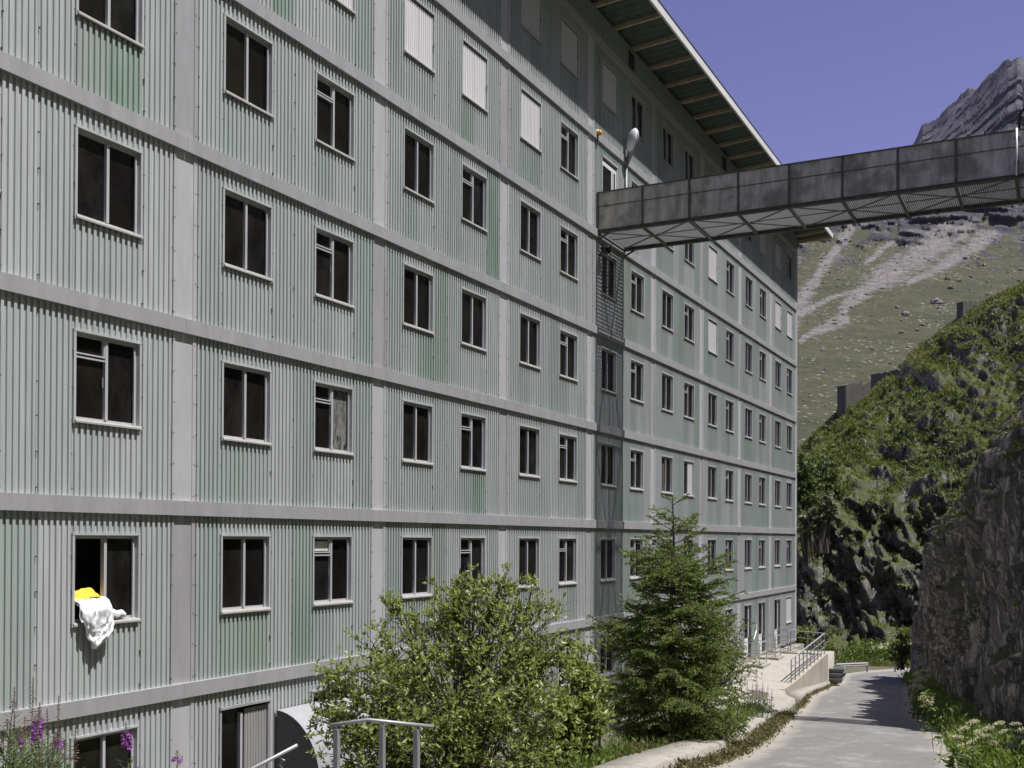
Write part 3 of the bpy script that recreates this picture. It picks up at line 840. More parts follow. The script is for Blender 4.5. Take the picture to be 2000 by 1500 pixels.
def build_block():
    # carcass behind the cladding
    m = MB(); m.box(-13.0, -0.75, -17.9, 47.9, BASE_Z - 0.6, 19.6)
    m.build('wall', M_DARK, BLD, B0)
    m = MB(); m.box(-0.74, -0.10, 47.80, 47.93, BASE_Z - 0.6, 19.68); m.box(-12.9, -0.74, 47.905, 47.95, BASE_Z - 0.6, 19.68)
    m.build('end_wall', M_CLAD[2], BLD, B0)
    hp = H - 0.25
    for r in ROWS:
        zb = H * r
        for j in BAYS:
            s = W * j
            link('floor_band', box_mesh('floor_band', -0.12, 0.060, 0.0, W - 0.004, -0.25, 0.0), M_ALU, BLD, bl(0, s, zb + H))
            m = 'column'
            link('column', column_mesh(hp), M_ALU_L if (j + r) % 3 else M_ALU, BLD, bl(0, s, zb))
            tall = 2.54 if True else 0
            def put(name, y0, y1, z0, h, slot):
                link(name, corr_mesh(y1 - y0 - 0.004, h), pick_clad(j, r, slot), BLD, bl(0, s + y0 + 0.002, zb + z0))
            put('wall_panel', 0.30, 0.955, 0, hp, 'A')
            put('wall_panel', 2.335, 3.0, 0, hp, 'C')
            put('wall_panel', 3.0, 3.655, 0, hp, 'C2')
            put('wall_panel', 5.035, 5.74, 0, hp, 'E')
            for idx, a in ((0, 1.0), (1, 3.70)):
                k = KIND[(j, r, idx)]
                if k == 'door':
                    door(j, r, idx)
                    put('lintel_panel', a - 0.045, a + OW + 0.045, 2.60, hp - 2.60, 'L')
                else:
                    window(j, r, idx, k)
                    put('spandrel_panel', a - 0.045, a + OW / 2, 0, SILL + 0.01, 'S%da' % (idx + 1))
                    put('spandrel_panel', a + OW / 2, a + OW + 0.045, 0, SILL + 0.01, 'S%db' % (idx + 1))
                    put('lintel_panel', a - 0.045, a + OW + 0.045, SILL + OH + 0.037, hp - SILL - OH - 0.037, 'L')
        link('column', column_mesh(hp, 0.26), M_ALU_L, BLD, bl(0, W * 8, zb))
    for j in BAYS:
        link('attic_panel', corr_mesh(W - 0.004, 0.86), M_CLAD[2], BLD, bl(0.02, W * j, H * 6 + 0.001))
    for s in (21.3, 33.0, 9.2):
        f = link('vent_opening', box_mesh('vent_opening', -0.02, 0.035, 0, 0.55, 0, 0.55), M_BLACK, BLD, bl(0, s, H * 6 + 0.12))
    # near-black sheet standing in for the unlit room behind the open sash
    m = MB(); y0, y1, z0, z1 = -2.3, -1.65, 1.2, 2.5
    m.box(-0.72, -0.70, -2.8, -0.9, 0.6, 3.0)
    m.build('dark_room_sheet', M_DARK, BLD, B0)
    # eaves
    s_end = 49.5
    RX = 1.70
    def zs(x): return 19.70 + 0.075 * (x + 0.0)
    m = MB(); m.add([(-13, -18, 21.2), (1.73, -18, zs(1.73) + 0.235), (1.73, s_end + 0.1, zs(1.73) + 0.235), (-13, s_end + 0.1, 21.2),
                     (-13, -18, 21.3), (1.73, -18, zs(1.73) + 0.275), (1.73, s_end + 0.1, zs(1.73) + 0.275), (-13, s_end + 0.1, 21.3)],
                    [(0, 1, 2, 3), (7, 6, 5, 4), (1, 5, 6, 2), (0, 4, 5, 1), (3, 2, 6, 7)])
    m.build('roof', M_ROOF, BLD, B0)
    spc = 1.75
    ks = [20.11 + spc * k for k in range(-22, 18)]
    ks = [k for k in ks if -17.9 < k < s_end - 0.2]
    for k in ks:
        m = MB(); m.bar((-0.30, k, zs(-0.30) + 0.06), (1.60, k, zs(1.60) + 0.06), 0.10, 0.14)
        m.build('rafter', M_RAFT, BLD, B0)
    m = MB(); m.bar((-0.6, s_end - 0.12, zs(-0.6) + 0.05), (1.60, s_end - 0.12, zs(1.6) + 0.05), 0.12, 0.18); m.build('rafter', M_RAFT, BLD, B0)
    for a, b in zip(ks[:-1] + [ks[-1]], ks[1:] + [s_end - 0.05]):
        m = MB(); d = 0.062
        nb = 9
        for q in range(nb):
            ya = a + (b - a) * q / nb + 0.004; yb = a + (b - a) * (q + 1) / nb - 0.004; off = 0.012 * (q % 2)
            m.add([(-0.4, ya, zs(-0.4) + 0.135 + off), (1.64, ya, zs(1.64) + 0.135 + off), (1.64, yb, zs(1.64) + 0.135 + off), (-0.4, yb, zs(-0.4) + 0.135 + off),
                   (-0.4, ya, zs(-0.4) + 0.17), (1.64, ya, zs(1.64) + 0.17), (1.64, yb, zs(1.64) + 0.17), (-0.4, yb, zs(-0.4) + 0.17)],
                  [(0, 3, 2, 1), (4, 5, 6, 7), (0, 1, 5, 4), (2, 3, 7, 6)])
        m.build('soffit', M_SOFF, BLD, B0)
    y = -18.0
    while y < s_end:
        y2 = min(y + 2.94, s_end + 0.08)
        m = MB(); m.box(1.645, 1.715, y, y2 - 0.006, zs(1.64) - 0.05, zs(1.64) + 0.232)
        m.build('fascia', M_FASC, BLD, B0); y = y2
    m = MB(); m.box(-8, 1.64, s_end + 0.02, s_end + 0.06, zs(0) - 0.0, zs(0) + 0.2); m.build('gable_fascia', M_FASC, BLD, B0)
    m = MB(); m.bar((-0.2, 47.96, 18.9), (-0.2, 49.3, 19.5), 0.14); m.bar((-0.2, 47.9, 19.55), (-0.2, 49.4, 19.55), 0.14); m.build('bracket', M_RAFT, BLD, B0)


_col = {}
def column_mesh(h, right=0.30):
    if (h, right) not in _col:
        m = MB()
        m.box(-0.10, -0.014, -0.215, right - 0.085, 0, h)
        m.box(-0.10, 0.004, -0.26, -0.215, 0, h)
        m.box(-0.10, 0.004, right - 0.085, right, 0, h)
        _col[(h, right)] = m.mesh('column')
    return _col[(h, right)]


def build_rivets():
    m = MB(); rng = np.random.default_rng(44)
    for j in range(-1, 4):
        for r in ROWS:
            for y, x in ((0.33, 0), (0.93, 0), (2.36, 0), (3.0, 0), (3.63, 0), (5.06, 0), (5.71, 0), (-0.237, 0.004), (0.257, 0.004)):
                for k in range(6):
                    if rng.random() < 0.12: continue
                    z = H * r + 0.10 + 0.53 * k + rng.normal() * 0.015; yy = W * j + y + rng.normal() * 0.006; q = 0.009
                    m.box(x - 0.03, x + 0.006, yy - q, yy + q, z - q, z + q)
    tag(m.build('rivets', M_STEEL_D, BLD, B0), kind='stuff')


build_block()
build_rivets()


# ================================================================== FOOTBRIDGE
BY0, BY1 = 18.53, 20.93
BZ0, BZ1 = 12.44, 13.755
BX1 = 18.6
def build_bridge():
    root = empty('footbridge', (0.02, (BY0 + BY1) / 2, BZ0), 'dark stained metal footbridge with plate sides and a grating floor crossing from the building to the hillside', 'footbridge')
    root['label'] = 'dark stained metal footbridge with grating floor, spanning from the building over the road'
    o = -Vector(root.location)
    xs = [0.03 + 1.542 * k for k in range(13)]
    for a, b in zip(xs[:-1], xs[1:]):
        for y in (BY0, BY1 - 0.012):
            m = MB()
            m.box(a + 0.035, b - 0.035, y, y + 0.008, BZ0 + 0.09, BZ0 + 0.86); m.build('side_plate', M_BRIDGE, root, o)
            m = MB(); m.box(a + 0.035, b - 0.035, y - 0.010, y - 0.002, BZ0 + 0.845, BZ1 - 0.035); m.build('upper_plate', M_BRIDGE, root, o)
    for y in (BY0 - 0.03, BY1 + 0.012):
        for a, b in zip(xs[:-1], xs[1:]):
            m = MB(); m.box(a + 0.036, b - 0.036, y, y + 0.019, BZ0 + 0.838, BZ0 + 0.856); m.build('flange', M_STEEL_D, root, o)
    for y, sg in ((BY0, -1), (BY1, 1)):
        for x in xs:
            m = MB(); m.box(x - 0.035, x + 0.035, y - 0.035 if sg < 0 else y - 0.03, y + 0.03 if sg < 0 else y + 0.03, BZ0 + 0.09, BZ1 - 0.035)
            m.build('post', M_STEEL_D, root, o)
        m = MB(); m.box(0.02, BX1, y - 0.045, y + 0.04, BZ1 - 0.035, BZ1); m.build('handrail', M_STEEL_D, root, o)
        m = MB(); m.box(0.02, BX1, y - 0.05, y + 0.05, BZ0 + 0.07, BZ0 + 0.09); m.box(0.02, BX1, y - 0.005, y + 0.005, BZ0 - 0.01, BZ0 + 0.07)
        m.box(0.02, BX1, y - 0.05, y + 0.05, BZ0 - 0.03, BZ0 - 0.01)
        m.build('chord', M_STEEL_D, root, o)
    for x in xs:
        m = MB(); m.box(x - 0.045, x + 0.045, BY0 + 0.06, BY1 - 0.06, BZ0 - 0.028, BZ0 - 0.012); m.box(x - 0.006, x + 0.006, BY0 + 0.06, BY1 - 0.06, BZ0 - 0.012, BZ0 + 0.085)
        m.build('crossbeam', M_STEEL_D, root, o)
    for k, (a, b) in enumerate(zip(xs[:-1], xs[1:])):
        ym = (BY0 + BY1) / 2; z = BZ0 + 0.02
        if k % 2 == 0: ends = [((a + 0.05, BY0 + 0.06), (b - 0.05, ym)), ((a + 0.05, BY1 - 0.06), (b - 0.05, ym))]
        else: ends = [((a + 0.05, ym), (b - 0.05, BY0 + 0.06)), ((a + 0.05, ym), (b - 0.05, BY1 - 0.06))]
        for q, ((x0, y0), (x1, y1)) in enumerate(ends):
            m = MB(); m.bar((x0, y0, z + 0.02 * q), (x1, y1, z + 0.02 * q), 0.075, 0.012); m.build('diagonal_brace', M_STEEL_D, root, o)
        if k % 2 == 1:
            pass
        m = MB(); m.bar((a + 0.05, ym, z + 0.045), (b - 0.05, ym, z + 0.045), 0.06, 0.012); m.build('stringer', M_STEEL_D, root, o)
    # grating: bearing bars across, binding bars along
    m = MB(); x = 0.05
    while x < BX1:
        m.box(x, x + 0.019, BY0 + 0.05, BY1 - 0.05, BZ0 + 0.085, BZ0 + 0.13); x += 0.058
    y = BY0 + 0.08
    while y < BY1 - 0.05:
        m.box(0.04, BX1, y, y + 0.010, BZ0 + 0.127, BZ0 + 0.135); y += 0.115
    tag(m.build('grating', M_GALV, root, o), kind='stuff')
    m = MB(); m.tube([(12.37, BY0 - 0.075, BZ0 + 0.05), (12.37, BY0 - 0.075, BZ1 + 0.02)], 0.028, 8); m.build('conduit', M_LAMPW, root, o, smooth=True)
    m = MB()
    for z in (BZ0 + 0.40, BZ1 - 0.25): m.box(12.30, 12.44, BY0 - 0.09, BY0 - 0.036, z, z + 0.03)
    m.build('pipe_clamp', M_STEEL_D, root, o)
    # bearing brackets on the facade
    for y in (BY0 + 0.02, BY1 - 0.02):
        m = MB(); m.bar((0.03, y, BZ0 - 0.22), (0.42, y, BZ0 - 0.035), 0.05, 0.05); m.build('bracket', M_STEEL_D, root, o)
    # concrete abutment in the hillside
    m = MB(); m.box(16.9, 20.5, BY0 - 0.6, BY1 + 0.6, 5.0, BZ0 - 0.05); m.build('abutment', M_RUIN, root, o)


build_bridge()


def street_lamp(base, top, head_dir, label, length=1.32, wid=0.26, lens_side=(-0.5, -0.75, -0.1)):
    t = empty('street_lamp', base, label, 'street lamp', 'lamps on the footbridge')
    o = -Vector(base)
    m = MB(); m.tube([base, Vector(base).lerp(Vector(top), 0.55), top], [0.048, 0.042, 0.036], 10); m.build('pole', M_LAMPG, t, o, True)
    d = Vector(head_dir).normalized(); ls = Vector(lens_side); ls = (ls - d * ls.dot(d)).normalized(); sd = d.cross(ls)
    # housing: tapered shell, lens: bulging cover on one side
    m = MB(); n = 14; prof = [(0.0, 0.045), (0.12, 0.07), (0.35, 0.13), (0.62, 0.20), (0.85, wid), (1.08, wid * 0.93), (1.22, wid * 0.66), (length, 0.05)]
    b0 = 0
    for u, r in prof:
        c = Vector(top) + d * u
        for k in range(n):
            a = 2 * math.pi * k / n
            q = c + sd * math.cos(a) * r + ls * math.sin(a) * r * (0.42 if math.sin(a) < 0 else 0.22)
            m.v.append(tuple(q))
    for i in range(len(prof) - 1):
        for k in range(n): m.f.append((i * n + k, i * n + (k + 1) % n, (i + 1) * n + (k + 1) % n, (i + 1) * n + k))
    m.f.append(tuple(range(n - 1, -1, -1))); m.f.append(tuple((len(prof) - 1) * n + k for k in range(n)))
    m.build('housing', M_LAMPG, t, o, True)
    m = MB(); R = 9
    c0 = Vector(top) + d * 0.93
    rows = []
    for i in range(R + 1):
        ph = (math.pi / 2) * i / R
        for k in range(18):
            a = 2 * math.pi * k / 18
            m.v.append(tuple(c0 + d * math.cos(a) * math.cos(ph) * 0.40 + sd * math.sin(a) * math.cos(ph) * (wid * 0.93) + ls * (0.035 + 0.15 * math.sin(ph))))
    for i in range(R):
        for k in range(18): m.f.append((i * 18 + k, i * 18 + (k + 1) % 18, (i + 1) * 18 + (k + 1) % 18, (i + 1) * 18 + k))
    m.build('lens', M_LAMPW, t, o, True)
    return t


street_lamp((0.06, 21.05, BZ0 + 0.1), (0.06, 21.05, 15.32), (0.36, -0.08, 1.2), 'grey street lamp with white oval lens beside the footbridge door')
def far_lamp():
    t = empty('street_lamp', (12.4, 21.02, BZ0), 'black bent pole with a pale grey housing at the right end of the footbridge', 'street lamp', 'lamps on the footbridge')
    o = -Vector(t.location)
    m = MB(); m.tube([(12.34, 21.02, BZ0 + 0.1), (12.34, 21.02, 14.95), (12.37, 21.02, 15.08), (12.46, 21.02, 15.17), (12.60, 21.02, 15.2), (13.1, 21.02, 15.2)], 0.042, 10); m.build('pole', M_BLACK, t, o, True)
    m = MB(); m.bar((12.36, 21.02, 14.95), (12.9, 21.02, 14.95), 0.03); m.build('stay', M_BLACK, t, o)
    m = MB(); m.box(12.43, 13.05, 20.9, 21.15, 15.25, 15.95); m.build('housing', M_LAMPG, t, o)
    m = MB(); m.box(12.41, 13.07, 20.88, 21.17, 15.955, 15.99); m.build('lid', M_LAMPW, t, o)
far_lamp()


def small_fittings():
    t = empty('warning_light', (0.06, 18.42, 15.55), 'small orange warning light on a bent bracket above the footbridge door', 'warning light')
    o = -Vector(t.location)
    m = MB(); m.tube([(0.07, 18.42, 15.30), (0.07, 18.42, 15.6), (0.12, 18.42, 15.66)], 0.022, 8); m.build('bracket', M_STEEL_D, t, o)
    m = MB(); m.tube([(0.08, 18.45, 15.64), (0.17, 18.45, 15.66), (0.20, 18.45, 15.665)], [0.085, 0.085, 0.05], 12); m.build('beacon', M_ORANGE, t, o, True)
    m = MB(); m.tube([(0.02, 18.44, 15.70), (0.1, 18.45, 15.72)], 0.05, 10); m.build('cap', M_LAMPW, t, o, True)
    t = empty('floodlight', (0.1, 18.75, 11.86), 'black floodlight on the facade just below the footbridge', 'floodlight')
    o = -Vector(t.location)
    m = MB(); m.box(0.0, 0.10, 18.70, 18.80, 11.76, 11.80); m.bar((0.05, 18.75, 11.80), (0.22, 18.75, 11.9), 0.03); m.build('bracket', M_BLACK, t, o)
    m = MB(); m.tube([(0.12, 18.78, 11.98), (0.25, 18.74, 11.93), (0.33, 18.71, 11.90)], [0.09, 0.13, 0.14], 12); m.build('housing', M_BLACK, t, o, True)
    m = MB(); m.tube([(0.331, 18.71, 11.90), (0.34, 18.708, 11.895)], 0.12, 12); m.build('lens', M_GLASS, t, o, True)
    # loose cable on the wall by the lower doors
    m = MB(); m.tube([(0.05, 39.0, -1.2), (0.06, 39.1, -1.6), (0.06, 39.05, -1.9), (0.05, 38.8, -2.15), (0.05, 38.55, -2.3)], 0.022, 6)
    tag(m.build('cable', M_LAMPW, None), 'pale loose cable hanging on the wall between two lower doors', 'cable')
small_fittings()


# ================================================================== BEDDING IN THE OPEN WINDOW
def cloth(name, fn, nu, nv, mat, label, cat, thick=0.03):
    P = np.zeros((nv, nu, 3))
    for j in range(nv):
        for i in range(nu): P[j, i] = fn(i / (nu - 1), j / (nv - 1))
    me = grid_mesh(name, P)
    o = link(name, me, mat)
    md = o.modifiers.new('thick', 'SOLIDIFY'); md.thickness = thick; md.offset = 0
    md = o.modifiers.new('smooth', 'SUBSURF'); md.levels = 1; md.render_levels = 1
    return tag(o, label, cat)


def puff(P, nu=24, nv=16):
    pass


def bedding():
    zs = SILL + 0.08
    def wrinkle(a, b, k):
        return 0.022 * (1 - abs(fbm(a * 3.1 + k, b * 1.4, k, octv=3)) * 2.2) + 0.010 * fbm(a * 11, b * 9, k, octv=3)
    def duvet(u, v):
        # v 0 inside the room .. 1 hanging tip
        y0 = np.interp(v, [0, 0.3, 0.5, 0.62, 0.8, 1.0], [-2.24, -2.26, -2.26, -2.20, -2.12, -2.03])
        y1 = np.interp(v, [0, 0.2, 0.4, 0.62, 0.8, 1.0], [-1.80, -1.72, -1.66, -1.64, -1.70, -1.96])
        y = y0 + u * (y1 - y0)
        x = np.interp(v, [0, 0.18, 0.34, 0.46, 0.58, 1.0], [-0.24, -0.12, 0.02, 0.10, 0.10, 0.07])
        z = np.interp(v, [0, 0.18, 0.34, 0.46, 0.58, 0.8, 1.0], [zs + 0.25, zs + 0.34, zs + 0.30, zs + 0.16, zs - 0.02, zs - 0.24, zs - 0.43])
        z -= 0.16 * max(0.0, 0.45 - u) * (v > 0.3) * (1 - v)
        bul = 0.085 * (math.sin(math.pi * min(max(u, 0), 1)) ** 0.5) * (1 - 0.55 * v)
        f = wrinkle(u * 1.3 + 0.5 * v, v * 1.6, 1.0) * (1.2 + v)
        f += 0.03 * max(0, math.sin(v * 13 + u * 5 + 2 * fbm(u * 2, v * 2))) * (0.4 + 0.6 * u)
        return (x + bul + f, y + 0.012 * fbm(u * 6, v * 6, 7), z + 0.5 * f)
    cloth('duvet', duvet, 44, 56, M_WHITE, 'puffy white duvet hanging over the sill of the open window', 'duvet', 0.03)
    def pleat(u, v):
        y = -2.27 + u * 0.30; x = np.interp(v, [0, 0.4, 1], [-0.2, 0.02, 0.10]); z = np.interp(v, [0, 0.4, 1], [zs + 0.34, zs + 0.27, zs - 0.02])
        f = 0.03 * abs(math.sin(u * 5 + v * 4)) + wrinkle(u, v, 5.0)
        return (x + f + 0.05 * math.sin(math.pi * u), y, z + 0.5 * f)
    cloth('sheet', pleat, 24, 24, M_WHITE, 'crumpled white sheet beside the duvet at the left of the open window', 'bed sheet', 0.02)
    def blanket(u, v):
        y = -2.27 + u * 0.56; x = -0.22 + 0.24 * v
        lay = 0.05 if v > 0.5 else 0.0
        z = zs + 0.38 + 0.10 * math.sin(min(1, u * 1.25) * math.pi * 0.55) - 0.16 * max(0, v - 0.3) + 0.02 * math.sin(v * 9) + 0.012 * fbm(u * 9, v * 5, 2, octv=3) - 0.13 * max(0, u - 0.8) / 0.2
        return (x + 0.02 * fbm(u * 4, v * 4, 4), y, z)
    cloth('blanket', blanket, 36, 18, M_YELL, 'folded bright yellow blanket lying on top of the white duvet', 'blanket', 0.025)
    m = MB(); R, n = 14, 32
    for i in range(R + 1):
        ph = math.pi * i / R - math.pi / 2; cp = max(math.cos(ph), 0.0) ** 0.6
        for k in range(n):
            a = 2 * math.pi * k / n
            y = -1.47 + 0.20 * (abs(math.cos(a)) ** 0.55) * math.copysign(1, math.cos(a)) * cp
            x = -0.03 + 0.085 * (abs(math.sin(a)) ** 0.6) * math.copysign(1, math.sin(a)) * cp
            z = SILL + 0.155 + 0.065 * math.sin(ph) + 0.03 * fbm(y * 8, x * 8, 1.0) * (math.sin(ph) > -0.3) + 0.012 * math.sin(y * 40 + x * 25)
            m.v.append((x + 0.02 * fbm(y * 14, z * 14, 3), y, z))
    for i in range(R):
        for k in range(n): m.f.append((i * n + k, i * n + (k + 1) % n, (i + 1) * n + (k + 1) % n, (i + 1) * n + k))
    tag(m.build('pillow', M_WHITE, None, None, True), 'small white pillow on the sill, right of the white duvet', 'pillow')
bedding()


# ================================================================== LOWER LEVEL: HOOD, STAIR, RAILINGS
def build_hood():
    s0, s1 = 2.50, 5.25; zt = -0.80; a_, h_ = 1.06, 1.35
    t = empty('metal_hood', (0.0, (s0 + s1) / 2, BASE_Z), 'rounded zinc hood with dark side sheet against the wall beside the service door', 'canopy')
    o = -Vector(t.location); n = 20
    pts = [(0.03 + a_ * math.sin(q), zt - h_ + h_ * math.cos(q)) for q in np.linspace(0, math.pi / 2, n)] + [(0.03 + a_, BASE_Z + 0.1)]
    m = MB()
    for x, z in pts: m.v += [(x, s0, z), (x, s1, z), (x, s0, z - 0.012), (x, s1, z - 0.012)]
    for i in range(len(pts) - 1):
        b = i * 4; m.f += [(b, b + 1, b + 5, b + 4), (b + 2, b + 6, b + 7, b + 3)]
    m.build('top_sheet', M_HOOD, t, o)
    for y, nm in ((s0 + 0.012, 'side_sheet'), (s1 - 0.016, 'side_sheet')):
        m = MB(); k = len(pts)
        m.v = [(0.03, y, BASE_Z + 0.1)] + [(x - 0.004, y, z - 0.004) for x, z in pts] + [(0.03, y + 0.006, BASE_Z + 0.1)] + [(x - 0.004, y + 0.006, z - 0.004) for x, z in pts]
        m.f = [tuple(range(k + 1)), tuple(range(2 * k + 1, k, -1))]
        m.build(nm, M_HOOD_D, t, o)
    m = MB()
    for i in range(n - 1): m.bar((pts[i][0] - 0.004, s0 - 0.006, pts[i][1]), (pts[i + 1][0] - 0.004, s0 - 0.006, pts[i + 1][1]), 0.012, 0.03, (0, 1, 0))
    m.build('edge_trim', M_HOOD, t, o)
build_hood()


def build_stairs():
    t = empty('stairway', (5.6, -3.2, -3.5), 'concrete landing and steps going down from the road towards the building', 'stairs')
    o = -Vector(t.location)
    m = MB(); m.box(5.5, 8.6, -4.3, -2.4, -1.2, -0.80); m.build('landing', M_CONC, t, o)
    for k in range(14):
        m = MB(); m.box(5.5 - 0.3 * (k + 1), 5.5 - 0.3 * k - 0.002, -4.2, -2.6, -1.45 - 0.17 * k, -0.80 - 0.17 * (k + 1)); m.build('step', M_CONC, t, o)
    r = empty('handrail', (5.9, -3.4, -0.8), 'galvanised landing railing with three square posts in front of the willow shrub', 'railing')
    o = -Vector(r.location); A, Bc, C = Vector((5.78, -3.62, 0.285)), Vector((6.18, -3.42, 0.355)), Vector((6.88, -3.06, 0.275))
    m = MB(); m.tube([A, Bc - (Bc - A) * 0.06, Bc, Bc + (C - Bc) * 0.03, C], 0.023, 10); m.build('top_rail', M_GALV, r, o, True)
    for q in (A.lerp(Bc, 0.18), Bc.lerp(C, 0.22), Bc.lerp(C, 0.74)):
        m = MB(); m.box(q.x - 0.03, q.x + 0.03, q.y - 0.03, q.y + 0.03, -0.82, q.z - 0.055); m.build('post', M_GALV, r, o)
        m = MB(); m.tube([(q.x, q.y, q.z - 0.056), (q.x, q.y, q.z - 0.01)], 0.012, 6); m.build('stub', M_GALV, r, o)
    r2 = empty('handrail', (4.8, -4.0, -1.3), 'sloping galvanised stair rail with cut end, lower left of the landing railing', 'railing')
    o = -Vector(r2.location); A = Vector((5.44, -3.80, 0.05)); D = Vector((-0.47, -0.24, -0.28))
    m = MB(); m.tube([A, A + D * 3.4], 0.023, 10); m.build('top_rail', M_GALV, r2, o, True)
    for k in (0.42, 2.2):
        q = A + D * k
        m = MB(); m.box(q.x - 0.03, q.x + 0.03, q.y - 0.0, q.y + 0.06, -1.2 - 0.3 * k, q.z - 0.12); m.build('post', M_STEEL_D, r2, o)
        m = MB(); m.tube([(q.x, q.y + 0.03, q.z - 0.1), (q.x + 0.06, q.y + 0.03, q.z - 0.06), (q.x, q.y, q.z - 0.02)], 0.010, 6); m.build('bracket', M_GALV, r2, o)
build_stairs()


def build_terrace():
    t = empty('terrace', (1.5, 38, -3.4), 'pale concrete terrace with a stained side wall along the foot of the building', 'terrace')
    o = -Vector(t.location)
    EX = 2.76
    def tz(n, s):
        wall = np.interp(s, [20, 27, 33, 37, 48], [-3.7, -3.75, -3.5, -3.34, -3.33])
        edge = np.interp(s, [22, 26, 30, 34.9, 42.4, 48], [road_z(22) + 0.14, road_z(26) + 0.13, -3.98, -3.88, -3.27, -3.27])
        k = max(0.0, min(1.0, n / EX)); return wall + (edge - wall) * k
    # slab with the apron to the road
    P = []; ss = np.concatenate([np.linspace(23.5, 34.5, 23), np.linspace(35, 44.6, 20)])
    for s in ss:
        x1 = EX + max(0.0, n_l(s) - 0.40 - EX) * float(np.clip((33.2 - s) / 2.5, 0, 1))
        row = []
        for k in np.linspace(0, 1, 12):
            n = -0.02 + (x1 + 0.02) * k
            z = tz(min(n, EX), s)
            if n > EX and s < 33: z += (road_z(s) + 0.16 - z) * (n - EX) / max(n_l(s) - 0.4 - EX, 0.2)
            row.append((n, s, z))
        row.append((x1 + 0.03, s, road_z(s) - 0.3))
        P.append(row)
    P.insert(0, [(a, b, c - 0.9) for a, b, c in P[0]])
    link('slab', grid_mesh('slab', np.array(P), False), M_CONC, t, o)
    m = MB()
    ys = np.linspace(33.0, 42.5, 12)
    for a, b in zip(ys[:-1], ys[1:]):
        m.add([(EX + 0.032, a, road_z(a) - 0.4), (EX + 0.032, b, road_z(b) - 0.4), (EX + 0.032, b, tz(EX, b) + 0.04), (EX + 0.032, a, tz(EX, a) + 0.04),
               (EX - 0.20, a, road_z(a) - 0.4), (EX - 0.20, b, road_z(b) - 0.4), (EX - 0.20, b, tz(EX, b) + 0.04), (EX - 0.20, a, tz(EX, a) + 0.04)],
              [(0, 1, 2, 3), (7, 6, 5, 4), (3, 2, 6, 7), (0, 3, 7, 4), (1, 5, 6, 2)])
    m.box(-0.0, EX + 0.03, 42.51, 42.75, -6.0, tz(EX, 42.5) + 0.03)
    m.build('retaining_wall', M_CONC_W, t, o)
    # kerb at the foot of the wall
    ring = []
    for s in np.linspace(32.6, 45.5, 24):
        x = max(n_l(s) - 0.12, EX + 0.1); z = road_z(s)
        ring.append([(x, s, z - 0.2), (x - 0.02, s, z + 0.17), (x - 0.05, s, z + 0.2), (max(EX - 0.1, x - 0.7), s, z + 0.21), (max(EX - 0.1, x - 0.7) - 0.01, s, z - 0.3)])
    ring.insert(0, [(a, b, c - 0.5) for a, b, c in ring[0]])
    link('foot_kerb', grid_mesh('foot_kerb', np.array(ring), False), M_KERB, t, o)
    m = MB(); m.box(-0.1, 0.42, 44.6, 48.3, -5.5, -3.30); m.build('corner_block', M_CONC, t, o)
    # railing on the terrace edge
    r = empty('terrace_railing', (EX - 0.1, 38.6, -3.6), 'long galvanised railing along the terrace edge above the stained wall', 'railing')
    o = -Vector(r.location); xr = EX - 0.08
    A = Vector((xr, 34.9, 0)); Bq = Vector((xr, 42.4, 0))
    zt = lambda s: tz(EX, s)
    for k in range(10):
        s = 34.9 + (42.4 - 34.9) * k / 9
        m = MB(); m.box(xr - 0.022, xr + 0.022, s - 0.02, s + 0.02, zt(s) + 0.02, zt(s) + 1.06); m.build('post', M_GALV, r, o)
    for h, q in ((1.09, 0.026), (0.74, 0.018), (0.40, 0.018)):
        m = MB(); m.bar((xr, 34.86, zt(34.9) + h), (xr, 42.42, zt(42.4) + h), q * 2, q * 1.6); m.build('rail', M_GALV_L if h > 1 else M_GALV, r, o)
        m = MB(); m.bar((xr - 0.03, 42.42, zt(42.4) + h), (0.1, 43.4, zt(42.4) + h + 0.05), q * 2, q * 1.6); m.build('return_rail', M_GALV_L if h > 1 else M_GALV, r, o)
    for k in (0.35, 0.72):
        q = Vector((xr, 42.42, 0)).lerp(Vector((0.1, 43.4, 0)), k); z = zt(42.4)
        m = MB(); m.box(q.x - 0.02, q.x + 0.02, q.y - 0.02, q.y + 0.02, z - 0.1, z + 1.07); m.build('post', M_GALV, r, o)
    # three guarded doorsteps
    names = ['nearest the spruce', 'in the middle', 'farthest, by the corner of the building']
    for q, (ya, yb) in enumerate(((36.72, 38.05), (39.85, 40.9), (42.7, 44.1))):
        c = empty('doorstep_guard', (0.4, (ya + yb) / 2, -3.33), 'galvanised guard rail around a doorstep, ' + names[q], 'guard rail', 'guard rails around the doorsteps')
        o = -Vector(c.location); x1 = 0.80; zb = tz(0.7, ya) + 0.10
        m = MB(); m.box(-0.02, x1 + 0.18, ya - 0.12, yb + 0.12, zb - 0.25, zb); m.build('step', M_CONC, c, o)
        for y in (ya, yb):
            for x in (x1,):
                m = MB(); m.box(x - 0.02, x + 0.02, y - 0.02, y + 0.02, zb, zb + 1.02); m.build('post', M_GALV_L, c, o)
        for h, wq in ((1.05, 0.04), (0.56, 0.05), (0.16, 0.05)):
            for y in (ya, yb):
                m = MB(); m.bar((0.02, y, zb + h), (x1 + 0.02, y, zb + h), wq, wq * 0.8); m.build('side_rail', M_GALV_L, c, o)
            if h > 1 or True:
                m = MB(); m.bar((x1, ya + 0.03, zb + h), (x1, yb - 0.03, zb + h), wq, wq * 0.8); m.build('front_rail', M_GALV_L, c, o)
    # plinth of the building below the cladding
    m = MB(); m.box(-0.6, -0.045, -17.9, 44.5, -5.0, -3.142); m.build('plinth', M_CONC_W, BLD, B0)
build_terrace()


